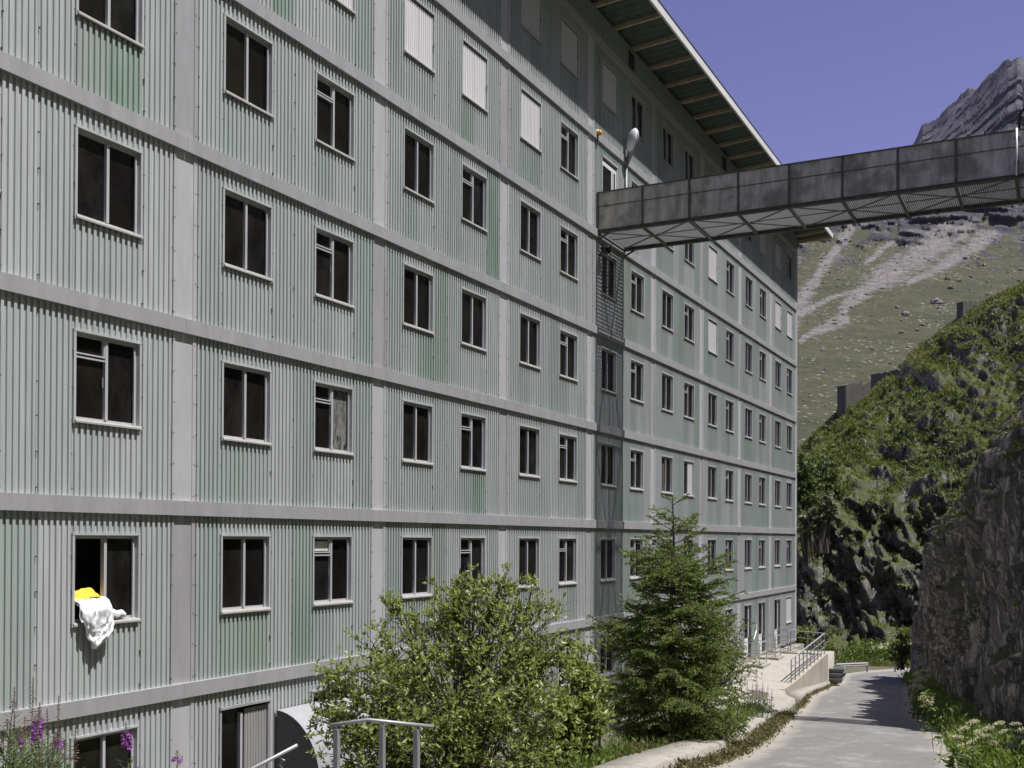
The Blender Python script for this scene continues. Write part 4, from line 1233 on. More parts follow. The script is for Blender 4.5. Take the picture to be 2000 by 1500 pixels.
def build_road_things():
    # stacked plastic tubs behind the end of the terrace wall
    for k, (dz, rot, lab) in enumerate(((0.0, 0.12, 'lowest dark grey plastic tub in the stack by the terrace wall'), (0.26, -0.08, 'middle grey plastic tub in the stack by the terrace wall'), (0.50, 0.16, 'topmost grey plastic tub lying open on the stack by the terrace wall'))):
        t = empty('tub', (2.86 + 0.03 * k, 43.75, road_z(43.75) + 0.18 + dz), lab, 'tub', 'stacked tubs by the terrace', rot)
        lx, ly, h = 0.52, 0.62, 0.25
        m = MB(); bt = [(-lx * .85, -ly * .85), (lx * .85, -ly * .85), (lx * .85, ly * .85), (-lx * .85, ly * .85)]; tp = [(-lx, -ly), (lx, -ly), (lx, ly), (-lx, ly)]; it = [(a * .92, b * .92) for a, b in tp]; ib = [(a * .9, b * .9) for a, b in bt]
        v = [(a, b, 0) for a, b in bt] + [(a, b, h) for a, b in tp] + [(a, b, h) for a, b in it] + [(a, b, 0.03) for a, b in ib]
        f = [(3, 2, 1, 0)]
        for i in range(4):
            j = (i + 1) % 4; f += [(i, j, 4 + j, 4 + i), (4 + i, 4 + j, 8 + j, 8 + i), (8 + i, 8 + j, 12 + j, 12 + i)]
        f.append((12, 13, 14, 15)); m.add(v, f); m.build('body', M_BOXP, t)
        m = MB()
        for (a, b), (c, d) in zip(tp, tp[1:] + tp[:1]): m.bar((a, b, h - 0.02), (c, d, h - 0.02), 0.05, 0.045)
        m.build('rim', M_GALV, t)
    # crash barrier across the bend
    a, b = unproj(1585, 1297, 73.5), unproj(1694, 1297, 75.2); a.z = 0; b.z = 0
    t = empty('crash_barrier', (-2.5, 60, -6.6), 'low galvanised crash barrier on the outside of the bend', 'crash barrier')
    o = -Vector(t.location); d = (b - a).normalized(); nrm = Vector((d.y, -d.x, 0)); zt = -5.95
    m = MB(); prof = [(0.0, -0.13), (0.05, -0.09), (0.05, -0.04), (0.0, 0.0), (0.05, 0.04), (0.05, 0.09), (0.0, 0.13)]
    for e in (a - d * 6, b):
        for px, pz in prof: m.v.append(tuple(e + nrm * px + Vector((0, 0, zt + pz))))
    for i in range(6): m.f.append((i, i + 7, i + 8, i + 1))
    m.build('beam', M_GALV, t, o)
    for k in range(6):
        q = a - d * 5 + d * 2.4 * k
        m = MB(); m.box(q.x - 0.06, q.x + 0.06, q.y + 0.02, q.y + 0.12, -9.0, zt + 0.12); m.build('post', M_GALV, t, o)
build_road_things()


def build_ruins():
    def wall(p0, p1, ztop0, ztop1, zbot, thick, mat, label):
        p0 = Vector(p0); p1 = Vector(p1); d = (p1 - p0).normalized(); nr = Vector((-d.y, d.x, 0)) * thick
        n = 10; m = MB(); rows = []
        for i in range(n + 1):
            q = p0.lerp(p1, i / n); zt = ztop0 + (ztop1 - ztop0) * i / n + 0.45 * fbm(i * 0.9, ztop0)
            for off in (Vector((0, 0, 0)), nr): m.v += [(q.x + off.x, q.y + off.y, zbot), (q.x + off.x, q.y + off.y, zt)]
        for i in range(n):
            b = i * 4; m.f += [(b, b + 4, b + 5, b + 1), (b + 2, b + 3, b + 7, b + 6), (b + 1, b + 5, b + 7, b + 3)]
        m.f += [(0, 1, 3, 2), (n * 4, n * 4 + 2, n * 4 + 3, n * 4 + 1)]
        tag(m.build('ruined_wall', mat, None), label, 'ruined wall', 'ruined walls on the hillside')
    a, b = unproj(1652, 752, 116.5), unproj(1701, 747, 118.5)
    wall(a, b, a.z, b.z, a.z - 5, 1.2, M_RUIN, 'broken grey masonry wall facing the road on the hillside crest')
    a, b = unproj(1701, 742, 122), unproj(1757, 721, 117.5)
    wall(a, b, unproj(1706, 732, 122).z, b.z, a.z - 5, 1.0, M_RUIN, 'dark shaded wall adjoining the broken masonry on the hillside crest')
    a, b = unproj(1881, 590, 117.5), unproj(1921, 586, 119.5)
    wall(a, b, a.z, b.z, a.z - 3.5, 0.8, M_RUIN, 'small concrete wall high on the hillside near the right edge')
build_ruins()

# ================================================================== VEGETATION
def unit(v): return v / np.maximum(np.linalg.norm(v, axis=-1, keepdims=True), 1e-9)


def rdir(n, rng=RNG):
    return unit(rng.normal(size=(n, 3)))


def leaf_verts(P, D, S, L, Wd, fold=0.12, mid=0.45):
    """folded lance-shaped leaves: P base, D axis, S sideways, L length, Wd width"""
    D = unit(D); S = unit(S - D * (S * D).sum(1, keepdims=True)); Nn = np.cross(D, S)
    L = np.asarray(L)[:, None]; Wd = np.asarray(Wd)[:, None]
    m = P + D * L * mid
    V = np.stack([P, m + S * Wd / 2 + Nn * Wd * fold, P + D * L - Nn * L * 0.08, m - S * Wd / 2 + Nn * Wd * fold], 1)
    n = len(P); b = np.arange(n)[:, None] * 4
    F = np.concatenate([b + np.array([[0, 1, 2]]), b + np.array([[0, 2, 3]])], 1).reshape(-1, 3)
    return V.reshape(-1, 3), F


class TriSoup:
    def __init__(s): s.V = []; s.F = []; s.n = 0
    def add(s, V, F): s.V.append(V); s.F.append(F + s.n); s.n += len(V)
    def build(s, name, mat, parent=None, loc=None):
        return link(name, np_mesh(name, np.concatenate(s.V), np.concatenate(s.F)), mat, parent, loc)


def bez(a, b, c, n):
    t = np.linspace(0, 1, n)[:, None]
    return (1 - t) ** 2 * np.array(a) + 2 * t * (1 - t) * np.array(b) + t ** 2 * np.array(c)


def shrub(base, lobes, label, name='willow_shrub', cat='shrub', mat=None, leaf=(0.085, 0.038), stems_per=2, side=13, twigs=5, gap=0.055, droop=0.0, seed=1, group=None, bark=None, thick=0.028):
    """multi-stemmed shrub: stems rise from the base to points in each lobe (centre, radius), side shoots carry the leaves"""
    rng = np.random.default_rng(seed)
    t = empty(name, base, label, cat, group); o = -Vector(base)
    wood = MB(); soup = TriSoup(); base = np.array(base, float)
    LP = []; LD = []
    for c, R in lobes:
        c = np.array(c, float); R = np.array(R, float) * np.ones(3)
        for k in range(stems_per):
            tip = c + rdir(1, rng)[0] * R * rng.uniform(0.2, 0.75) + np.array([0, 0, R[2] * 0.25])
            b0 = base + np.array([rng.normal() * 0.18, rng.normal() * 0.18, 0])
            mid = b0 * 0.5 + tip * 0.5 + np.array([rng.normal() * 0.2, rng.normal() * 0.2, 0.2 * np.linalg.norm(tip - b0)])
            path = bez(b0, mid, tip, 10)
            r0 = thick * rng.uniform(0.7, 1.3)
            wood.tube(path, np.linspace(r0, r0 * 0.22, 10), 5, False)
            nS = int(side * (0.7 + 0.6 * rng.random()))
            for q in range(nS):
                u = rng.uniform(0.42, 1.0); p0 = path[int(u * 9)] if u < 1 else path[-1]
                tgt = c + rdir(1, rng)[0] * R * rng.uniform(0.45, 1.0) ** 0.6
                d = tgt - p0; ln = np.linalg.norm(d)
                if ln > 1.5 * R.max(): d *= 1.5 * R.max() / ln
                p1 = p0 + d; pm = (p0 + p1) / 2 + np.array([0, 0, 0.12 * ln - droop]) + rng.normal(size=3) * 0.06
                sh = bez(p0, pm, p1, 7)
                wood.tube(sh, np.linspace(0.009, 0.003, 7) * thick / 0.028, 3, False)
                shoots = [sh]
                for w in range(twigs):
                    i = rng.integers(2, 7); pp = sh[i]; dd = unit((rdir(1, rng)[0] + 0.55 * unit(d) + np.array([0, 0, 0.45])))
                    l2 = rng.uniform(0.16, 0.42) * min(R.max(), 1.0)
                    tw = bez(pp, pp + dd * l2 * 0.5 + np.array([0, 0, 0.03]), pp + dd * l2 + np.array([0, 0, 0.06 * l2]), 4)
                    wood.tube(tw, [0.004, 0.003, 0.002, 0.0015], 3, False); shoots.append(tw)
                for a in shoots:
                    seg = np.linalg.norm(np.diff(a, axis=0), axis=1).sum(); m = max(3, int(seg / gap))
                    uu = np.sort(rng.uniform(0.25, 1.0, m)) if a is sh else np.sort(rng.uniform(0.08, 1.0, m)); ii = uu * (len(a) - 1); i0 = np.minimum(ii.astype(int), len(a) - 2)
                    pts = a[i0] + (a[i0 + 1] - a[i0]) * (ii - i0)[:, None]
                    ax = unit(a[i0 + 1] - a[i0])
                    LP.append(pts); LD.append(unit(ax * 0.55 + rdir(m, rng) * 0.9 + np.array([0, 0, 0.12])))
    LP = np.concatenate(LP); LD = np.concatenate(LD); n = len(LP)
    Lg = leaf[0] * rng.uniform(0.55, 1.3, n); Wd = leaf[1] * rng.uniform(0.7, 1.2, n)
    S = unit(np.cross(LD, np.array([0, 0, 1.0]) + rdir(n, rng) * 0.75))
    V, F = leaf_verts(LP, LD, S, Lg, Wd)
    soup.add(V, F)
    wood.build('stem', bark or M_BARK, t, o)
    tag(soup.build('foliage', mat or M_WILLOW, t, o), kind='stuff')
    return n


def spruce(base, height, label, seed=3):
    rng = np.random.default_rng(seed)
    t = empty('spruce_tree', base, label, 'spruce tree'); o = -Vector(base); base = np.array(base, float)
    trunk = MB()
    tz = np.linspace(-0.15, height, 16)
    trunk.tube([base + np.array([0.02 * math.sin(z * 2), 0.02 * math.cos(z * 1.7), z]) for z in tz], np.interp(tz, [0, height * 0.6, height], [0.11, 0.05, 0.006]), 8)
    trunk.build('trunk', M_BARK, t, o)
    wood = MB(); NP = []; ND = []; NS = []
    def needles(path, r, dens):
        seg = np.linalg.norm(np.diff(path, axis=0), axis=1).sum(); m = max(6, int(seg * dens))
        uu = rng.uniform(0, 1, m); ii = uu * (len(path) - 1); i0 = np.minimum(ii.astype(int), len(path) - 2)
        pts = path[i0] + (path[i0 + 1] - path[i0]) * (ii - i0)[:, None]; ax = unit(path[i0 + 1] - path[i0])
        NP.append(pts); ND.append(unit(ax * 0.8 + rdir(m, rng) * 0.75)); NS.append(np.full(m, r))
    levels = []
    z = height - 0.30
    while z > 0.12:
        levels.append(z); z -= rng.uniform(0.20, 0.27) if z < height - 0.9 else rng.uniform(0.34, 0.40)
    needles(np.array([base + [0, 0, q] for q in np.linspace(height - 0.75, height, 8)]), 0.030, 110)
    for li, z in enumerate(levels):
        f = (height - z) / height
        Lb = np.interp(f, [0, 0.06, 0.16, 0.3, 0.5, 0.75, 0.95, 1], [0.10, 0.24, 0.50, 0.95, 1.25, 1.42, 1.25, 0.9])
        nb = 4 if f < 0.10 else 7 if f < 0.3 else 11
        a0 = rng.uniform(0, 6.28)
        for k in range(nb):
            a = a0 + 6.283 * k / nb + rng.normal() * 0.16
            L = Lb * rng.uniform(0.55, 1.28); up = np.interp(f, [0, 0.12, 0.35, 0.7, 1], [0.85, 0.55, 0.10, -0.18, -0.30])
            d = np.array([math.cos(a), math.sin(a), 0.0]); p0 = base + np.array([0, 0, z + rng.normal() * 0.085])
            p1 = p0 + d * L * 0.6 + np.array([0, 0, L * 0.6 * up]); p2 = p0 + d * L + np.array([0, 0, L * (up * 0.70 + rng.uniform(0.06, 0.34))])
            path = bez(p0, p1, p2, 9)
            wood.tube(path, np.linspace(0.014, 0.003, 9) * (0.6 + f), 4, False)
            needles(path[2:], 0.030, 95)
            ns = int(4 + L * 15)
            for q in range(ns):
                u = rng.uniform(0.18, 0.98); i = int(u * 7.9); pp = path[i] + (path[i + 1] - path[i]) * (u * 7.9 - i)
                ax = unit(path[i + 1] - path[i]); sd = np.array([-math.sin(a), math.cos(a), 0]) * (1 if q % 2 else -1)
                l2 = (0.14 + 0.42 * L * (1 - u) ** 0.8) * rng.uniform(0.55, 1.05)
                dd = unit(ax * 0.75 + sd * 0.95 + np.array([0, 0, -0.25 * f - 0.05]) + rng.normal(size=3) * 0.14)
                tw = bez(pp, pp + dd * l2 * 0.5 + np.array([0, 0, 0.02]), pp + dd * l2 + np.array([0, 0, -0.25 * l2 * f]), 5)
                wood.tube(tw, [0.005, 0.004, 0.003, 0.003, 0.002], 3, False)
                needles(tw, 0.030, 115)
                if l2 > 0.24:
                    for w in range(int(l2 * 11)):
                        j = rng.integers(1, 4); sd2 = unit(np.cross(dd, [0, 0, 1.0])) * (1 if w % 2 else -1); l3 = l2 * rng.uniform(0.3, 0.5)
                        d3 = unit(dd * 0.8 + sd2 * 0.8 + rng.normal(size=3) * 0.15 + np.array([0, 0, -0.1]))
                        needles(np.array([tw[j], tw[j] + d3 * l3 * 0.5, tw[j] + d3 * l3 + np.array([0, 0, -0.2 * l3])]), 0.028, 115)
    NP = np.concatenate(NP); ND = np.concatenate(ND); NS = np.concatenate(NS); n = len(NP)
    V, F = leaf_verts(NP, ND, rdir(n, rng), NS * rng.uniform(0.9, 1.5, n), np.full(n, 0.018), 0.0, 0.4)
    wood.build('branches', M_BARK, t, o)
    so = TriSoup(); so.add(V, F); tag(so.build('needles', M_SPRUCE, t, o), kind='stuff')
    return n


def gz(p): return ground_z(p[0], p[1])


def up(x, y, t): return tuple(unproj(x, y, t))


def plant_main():
    # big willow in front of the facade
    T = 16.0
    b = unproj(905, 1500, T); b.z = ground_z(b.x, b.y)
    L = []
    for (x, y, dt, r) in [(700, 1345, -0.2, 0.62), (640, 1390, 0.4, 0.40), (760, 1440, -0.7, 0.75), (735, 1250, 0.2, 0.42), (800, 1290, -0.3, 0.75), (830, 1200, 0.3, 0.48), (905, 1230, -0.2, 0.72), (940, 1150, 0.2, 0.42),
                          (985, 1250, -0.1, 0.7), (1035, 1170, 0.3, 0.42), (1075, 1215, 0.2, 0.48), (880, 1370, -0.9, 0.9), (980, 1380, -0.6, 0.85), (1060, 1330, 0.0, 0.7), (860, 1480, -1.1, 0.8), (960, 1490, -1.0, 0.75), (660, 1470, -0.3, 0.4), (1050, 1440, -0.4, 0.7), (905, 1120, 0.3, 0.22), (1095, 1270, 0.1, 0.45), (625, 1335, 0.2, 0.36), (640, 1430, -0.2, 0.42), (760, 1180, 0.3, 0.22), (800, 1380, -0.8, 0.8), (720, 1490, -0.9, 0.6), (1000, 1130, 0.3, 0.3), (870, 1160, 0.3, 0.35)]:
        L.append((up(x, y, T + dt), r))
    n1 = shrub(tuple(b), L, 'large willow shrub with many pale leaves in front of the lower windows', stems_per=2, side=14, twigs=6, seed=11, gap=0.058, leaf=(0.098, 0.044))
    # second, lower willow to its right, nearer the spruce
    T = 17.5
    b = unproj(1120, 1520, T); b.z = ground_z(b.x, b.y)
    L = [(up(x, y, T + dt), r) for (x, y, dt, r) in [(1110, 1360, 0, 0.5), (1150, 1400, -0.2, 0.4), (1075, 1400, -0.3, 0.55), (1130, 1300, 0.2, 0.38), (1100, 1470, -0.4, 0.5), (1040, 1480, -0.6, 0.5), (1165, 1340, 0.2, 0.28)]]
    n2 = shrub(tuple(b), L, 'smaller bright willow shrub between the large willow and the spruce', stems_per=3, side=14, twigs=6, seed=12, gap=0.046, leaf=(0.105, 0.05))
    # birch-like shrub behind the spruce
    T = 27.0
    b = unproj(1330, 1430, T); b.z = ground_z(b.x, b.y)
    L = [(up(x, y, T + dt), r) for (x, y, dt, r) in [(1185, 1235, 0, 0.55), (1240, 1195, 0.2, 0.6), (1220, 1290, 0, 0.9), (1290, 1260, 0, 0.9), (1300, 1330, 0, 1.0), (1400, 1290, 0, 0.8), (1435, 1240, 0.3, 0.55), (1450, 1310, 0, 0.55), (1200, 1350, -0.5, 0.9), (1395, 1215, 0.2, 0.35)]]
    n3 = shrub(tuple(b), L, 'loose light green shrub growing behind the spruce by the wall', stems_per=3, side=13, twigs=4, seed=13, mat=M_BIRCH, leaf=(0.075, 0.05), gap=0.07)
    sb = unproj(1312, 1450, 21.0); sb.z = ground_z(sb.x, sb.y) + 0.02
    top = unproj(1332, 970, 21.3)
    n4 = spruce(tuple(sb), top.z - sb.z, 'young spruce tree beside the road with a slender leading shoot')
    print('leaves', n1, n2, n3, 'needles', n4)
plant_main()


def scatter_on(P, name, mat, label, n, keep, size, lean, seed, kind='stuff', wid=0.28, up_dir=0.5, clump=7):
    """tufts of blades over a displaced sheet; keep(point, normal) decides where they grow"""
    rng = np.random.default_rng(seed)
    R, C = P.shape[:2]
    du = P[1:, :-1] - P[:-1, :-1]; dv = P[:-1, 1:] - P[:-1, :-1]
    Nn = np.cross(dv, du); ar = np.linalg.norm(Nn, axis=-1); Nn = unit(Nn)
    if Nn[..., 2].mean() < 0: Nn = -Nn
    w = (ar * keep(P[:-1, :-1], Nn)).ravel(); w = w / w.sum()
    idx = rng.choice(len(w), n, p=w); i, j = idx // (C - 1), idx % (C - 1)
    base = P[i, j] + du[i, j] * rng.random((n, 1)) + dv[i, j] * rng.random((n, 1)); nn = Nn[i, j]
    so = TriSoup()
    for c in range(clump):
        D = unit(nn * 0.5 + np.array([0, 0, up_dir]) + np.array(lean) + rdir(n, rng) * 0.75)
        L = size * rng.uniform(0.4, 1.3, n)
        V, F = leaf_verts(base + rdir(n, rng) * size * 0.30 - nn * size * 0.1, D, rdir(n, rng), L, L * wid * rng.uniform(0.6, 1.4, n), 0.1)
        so.add(V, F)
    o = so.build(name, mat)
    return tag(o, kind=kind, label=label, cat='vegetation')


def vfbm(P, f, off):
    out = np.zeros(P.shape[:2])
    for a in range(P.shape[0]):
        for b in range(P.shape[1]):
            q = P[a, b]; out[a, b] = noise.fractal(Vector((q[0] * f + off, q[1] * f, q[2] * f)), 0.9, 2.1, 4)
    return out


def hillside_plants():
    S2 = SPUR[::1]
    nz1 = vfbm(SPUR, 0.16, 3.0)[:-1, :-1]; nz2 = vfbm(SPUR, 0.11, 40.0)[:-1, :-1]; nz3 = vfbm(SPUR, 0.30, 9.0)[:-1, :-1]
    top = np.linspace(0, 1.8, 1)
    vcol = np.concatenate([np.linspace(0, 0.42, 90), np.linspace(0.425, 1.0, 90), np.linspace(1.03, 1.8, 14)])[:-1][None, :]
    lim = (vcol < 1.06)
    upper = np.clip((vcol - 0.34) * 4, 0, 1)
    k1 = lambda P, N: lim * np.clip((N[..., 2] - 0.32) * 3 + nz1 * 1.7 + upper * 0.5 - 0.40, 0.0, 1.0) * (0.22 + 0.78 * upper)
    scatter_on(SPUR, 'hillside_grass', M_TUFT, 'rough grass and low growth over the rocky spur', 11000, k1, 0.46, (-0.25, -0.25, -0.1), 21, wid=0.2, up_dir=0.25)
    k2 = lambda P, N: lim * (nz2 > 0.22) * np.clip(N[..., 2] * 2 + upper - 0.6, 0, 1)
    scatter_on(SPUR, 'hillside_alder_scrub', M_TUFT_G, 'grey green alder scrub in bands across the spur', 4200, k2, 0.38, (0, -0.2, 0.2), 22, wid=0.5)
    k3 = lambda P, N: lim * (nz3 > 0.25) * upper
    scatter_on(SPUR, 'hillside_shrub_cover', M_ALDER, 'dark low shrubs scattered over the upper spur', 2600, k3, 0.42, (0, -0.2, 0.3), 23, wid=0.5)
    c1 = vfbm(CLIFF[:, :140], 0.35, 2.0)[:-1, :-1]
    Pc = CLIFF[:, :140]
    vis = (Pc[:-1, :-1, 1] > 4) & (Pc[:-1, :-1, 1] < 64)
    hh = np.clip((Pc[:-1, :-1, 2] + 1.0) / 6.0, 0.05, 1)
    kc = lambda P, N: vis * np.clip((N[..., 2] - 0.25) * 2.2 + c1 * 1.6 - 0.42 + 0.45 * np.clip((P[..., 2] - 5) / 5, 0, 1), 0, 1) * hh
    scatter_on(Pc, 'cliff_grass', M_TUFT, 'tufts of grass hanging on the roadside cliff', 8500, kc, 0.26, (-0.35, 0, -0.25), 24, wid=0.14, up_dir=0.15, clump=9)
    kd = lambda P, N: vis * (c1 > 0.28) * np.clip((P[..., 2] + 1.0) / 5, 0, 1)
    scatter_on(Pc, 'cliff_leafy_growth', M_HERB, 'leafy herbs growing on ledges of the roadside cliff', 1500, kd, 0.17, (-0.4, 0, 0.1), 25, wid=0.5, clump=10)


hillside_plants()


def cliff_pt(s, h):
    """point of the cliff sheet nearest to the along-road position s and height h above the road"""
    z = road_z(min(s, 62)) + h
    d = (CLIFF[..., 1] - s) ** 2 + (CLIFF[..., 2] - z) ** 2
    i = np.unravel_index(np.argmin(d[:, :140]), d[:, :140].shape); return CLIFF[i]


def herb_strip(name, label, mat, pts, n, size, spread, height, seed, wid=0.35, upw=0.7):
    """herbage along a polyline of ground points"""
    rng = np.random.default_rng(seed); pts = np.array(pts, float)
    u = rng.uniform(0, len(pts) - 1.001, n); i = u.astype(int); f = (u - i)[:, None]
    B = pts[i] * (1 - f) + pts[i + 1] * f
    cl = np.array([0.55 + 0.75 * noise.fractal(Vector((q[0] * 0.9, q[1] * 0.9, seed)), 0.8, 2.0, 3) for q in B])
    B = B + np.stack([rng.normal(size=n) * spread, rng.normal(size=n) * spread, np.zeros(n)], 1)
    hgt = np.clip(cl, 0.15, 1.3) * height
    B[:, 2] += rng.uniform(0, 1, n) ** 0.8 * hgt
    D = unit(rdir(n, rng) * 0.9 + np.array([0, 0, upw])); L = size * rng.uniform(0.5, 1.35, n)
    V, F = leaf_verts(B, D, rdir(n, rng), L, L * wid * rng.uniform(0.7, 1.3, n), 0.12)
    so = TriSoup(); so.add(V, F)
    # upright stems carrying the leaves
    k = n // 7; b0 = B[:k].copy(); b0[:, 2] = B[:k, 2] - 0.9 * hgt[:k] * 0.8
    V, F = leaf_verts(b0, unit(rdir(k, rng) * 0.25 + np.array([0, 0, 1.0])), rdir(k, rng), hgt[:k] * 0.95 + 0.05, np.full(k, 0.010 + size * 0.04), 0.0)
    so.add(V, F)
    o = so.build(name, mat); return tag(o, label, 'vegetation', None, 'stuff')


def rp(n, s, dz=0.0): return (n, s, ground_z(n, s) + dz)


def road_plants():
    # kerb weeds, planting bed, roadside herbs
    herb_strip('kerb_weeds', 'dry brown weeds between the kerb and the road', M_DRY, [(n_l(s) - 0.16, s, road_z(s) - 0.02) for s in np.arange(0.3, 23, 0.8)], 9000, 0.075, 0.14, 0.16, 31, 0.4, 0.5)
    herb_strip('kerb_weeds', 'low weeds at the foot of the terrace kerb', M_DRY, [(n_l(s) - 0.02, s, road_z(s)) for s in np.arange(25.5, 45, 1.0)], 1800, 0.10, 0.08, 0.10, 32, 0.4, 0.5)
    herb_strip('bed_undergrowth', 'low green undergrowth in the bed under the spruce', M_HERB, [rp(n_l(s) - 1.6, s) for s in np.arange(0, 24, 1.0)], 9000, 0.10, 0.38, 0.26, 33)
    herb_strip('bed_border_plants', 'leafy plants spilling over the kerb beside the spruce', M_HERB, [rp(n_l(s) - 1.15, s) for s in np.arange(6, 21, 0.9)], 8000, 0.11, 0.22, 0.42, 42)
    herb_strip('bed_undergrowth', 'leafy undergrowth on the slope below the willow shrubs', M_HERB, [rp(n_l(s) - 3.4, s) for s in np.arange(-4, 20, 1.0)], 8000, 0.12, 0.7, 0.35, 34)
    herb_strip('dry_grass', 'dry twigs and straw under the spruce', M_DRY, [rp(n_l(s) - 1.35, s) for s in np.arange(2.0, 9, 0.7)], 3500, 0.18, 0.25, 0.10, 35, 0.07, 0.4)
    R = lambda s, d: (n_r(s) + d, s, road_z(s) - 0.05)
    herb_strip('verge_herbs', 'lush sunlit herbs beside the road at the lower right', M_HERB, [R(s, 0.50) for s in np.arange(1.5, 13, 0.7)], 15000, 0.12, 0.27, 0.72, 36)
    herb_strip('verge_herbs', 'shaded green herbs along the foot of the cliff', M_HERB, [R(s, 0.55) for s in np.arange(12, 48, 1.0)], 22000, 0.13, 0.30, 0.95, 37)
    herb_strip('verge_herbs', 'herbs at the foot of the cliff by the bend', M_HERB, [R(s, 0.4) for s in np.arange(47, 60, 1.0)], 5000, 0.18, 0.3, 0.8, 38)
    bend = [(-5.5, 68.5, -7.2), (-2.8, 70.0, -7.1), (-0.3, 71.5, -7.0), (1.6, 73.0, -6.9), (3.2, 75, -6.9)]
    herb_strip('bend_herbs', 'tall herbs and nettles on the outside of the bend', M_HERB, [(a + 1.2, b + 5.5, c - 0.3) for a, b, c in bend[1:]], 14000, 0.26, 0.8, 2.5, 39)
    herb_strip('bend_grass', 'low grass along the edge of the bend', M_TUFT, bend, 5000, 0.22, 0.35, 0.45, 40, 0.2)
    herb_strip('bend_flowers', 'small white flower heads among the herbs of the bend', M_UMBEL, [(a + 1.0, b + 1.0, c + 1.2) for a, b, c in bend[2:]], 260, 0.20, 0.5, 0.7, 41, 0.9, 0.2)
    # shrubs and trees beyond
    def far(x, y, t, lobes, label, name, cat, mat, leaf, seed, base_y, sp=2, side=12, twigs=4, thick=0.05, gap=0.13, group=None):
        b = unproj(x, base_y, t)
        shrub(tuple(b), [(up(lx, ly, t + dt), r) for lx, ly, dt, r in lobes], label, name, cat, mat, leaf, sp, side, twigs, gap, 0, seed, group, None, thick)
    far(1758, 0, 70, [(1758, 1250, 0, 0.75), (1745, 1275, 0, 0.6), (1770, 1270, 0, 0.55), (1760, 1285, -0.3, 0.8), (1766, 1236, 0, 0.45)], 'sunlit light green shrub at the inside of the road bend', 'roadside_shrub', 'shrub', M_BIRCH, (0.22, 0.13), 51, 1308)
    far(1622, 0, 60, [(1621, 1270, 0, 0.5), (1620, 1290, 0, 0.55), (1627, 1284, 0, 0.4)], 'small green shrub just behind the end of the terrace railing', 'roadside_shrub', 'shrub', M_BIRCH, (0.18, 0.11), 52, 1312)
    far(1572, 0, 66, [(1570, 1240, 0, 0.7), (1588, 1250, 0, 0.5), (1575, 1262, 0, 0.7), (1560, 1232, 0, 0.5)], 'green shrub behind the far corner of the building', 'roadside_shrub', 'shrub', M_BIRCH, (0.2, 0.12), 53, 1300)
    far(1575, 0, 88, [(1572, 910, 0, 1.4), (1585, 935, 0, 1.3), (1566, 950, 0, 1.4), (1590, 970, -1, 1.3), (1575, 990, -1, 1.3)], 'tall rounded alder tree next to the edge of the building', 'alder_tree', 'tree', M_ALDER, (0.34, 0.24), 54, 1100, 3, 14, 4, 0.09, 0.22, 'trees on the spur')
    far(1612, 0, 89, [(1608, 915, 0, 1.2), (1620, 935, 0, 1.2), (1606, 955, 0, 1.3), (1625, 965, -1, 1.1)], 'alder tree in the middle of the spur trees, right of the tallest', 'alder_tree', 'tree', M_ALDER, (0.34, 0.24), 55, 1080, 3, 14, 4, 0.09, 0.22, 'trees on the spur')
    far(1600, 0, 86, [(1588, 1000, 0, 1.1), (1605, 985, 0, 1.1), (1572, 1020, 0, 1.0), (1620, 980, 0, 0.8)], 'greyish low tree in front of the other spur trees', 'alder_tree', 'tree', M_TUFT_G, (0.32, 0.24), 56, 1080, 3, 13, 4, 0.08, 0.22, 'trees on the spur')
    for k, (s, h, r, lab) in enumerate(((14.0, 6.6, 0.75, 'leafy shrub overhanging from the cliff at the right edge'), (20.5, 8.0, 0.55, 'small bright shrub on a cliff ledge near the middle of the cliff'), (17.0, 5.6, 0.5, 'small shrub low on the cliff near the right edge'), (44.0, 11.5, 0.8, 'shrub on the upper rim of the cliff below the sky spur'))):
        p = cliff_pt(s, h); p = np.array(p)
        shrub(tuple(p + [0.25, 0, -0.1]), [(p + np.array([-0.35, 0.1, 0.45]) * r * 1.6, r * 0.8), (p + np.array([-0.2, -0.5, 0.3]) * r * 1.5, r * 0.6)], lab, 'cliff_shrub', 'shrub', M_BIRCH, (0.085, 0.05), 3, 11, 4, 0.075, 0, 60 + k, 'shrubs on the cliff', None, 0.02)


road_plants()


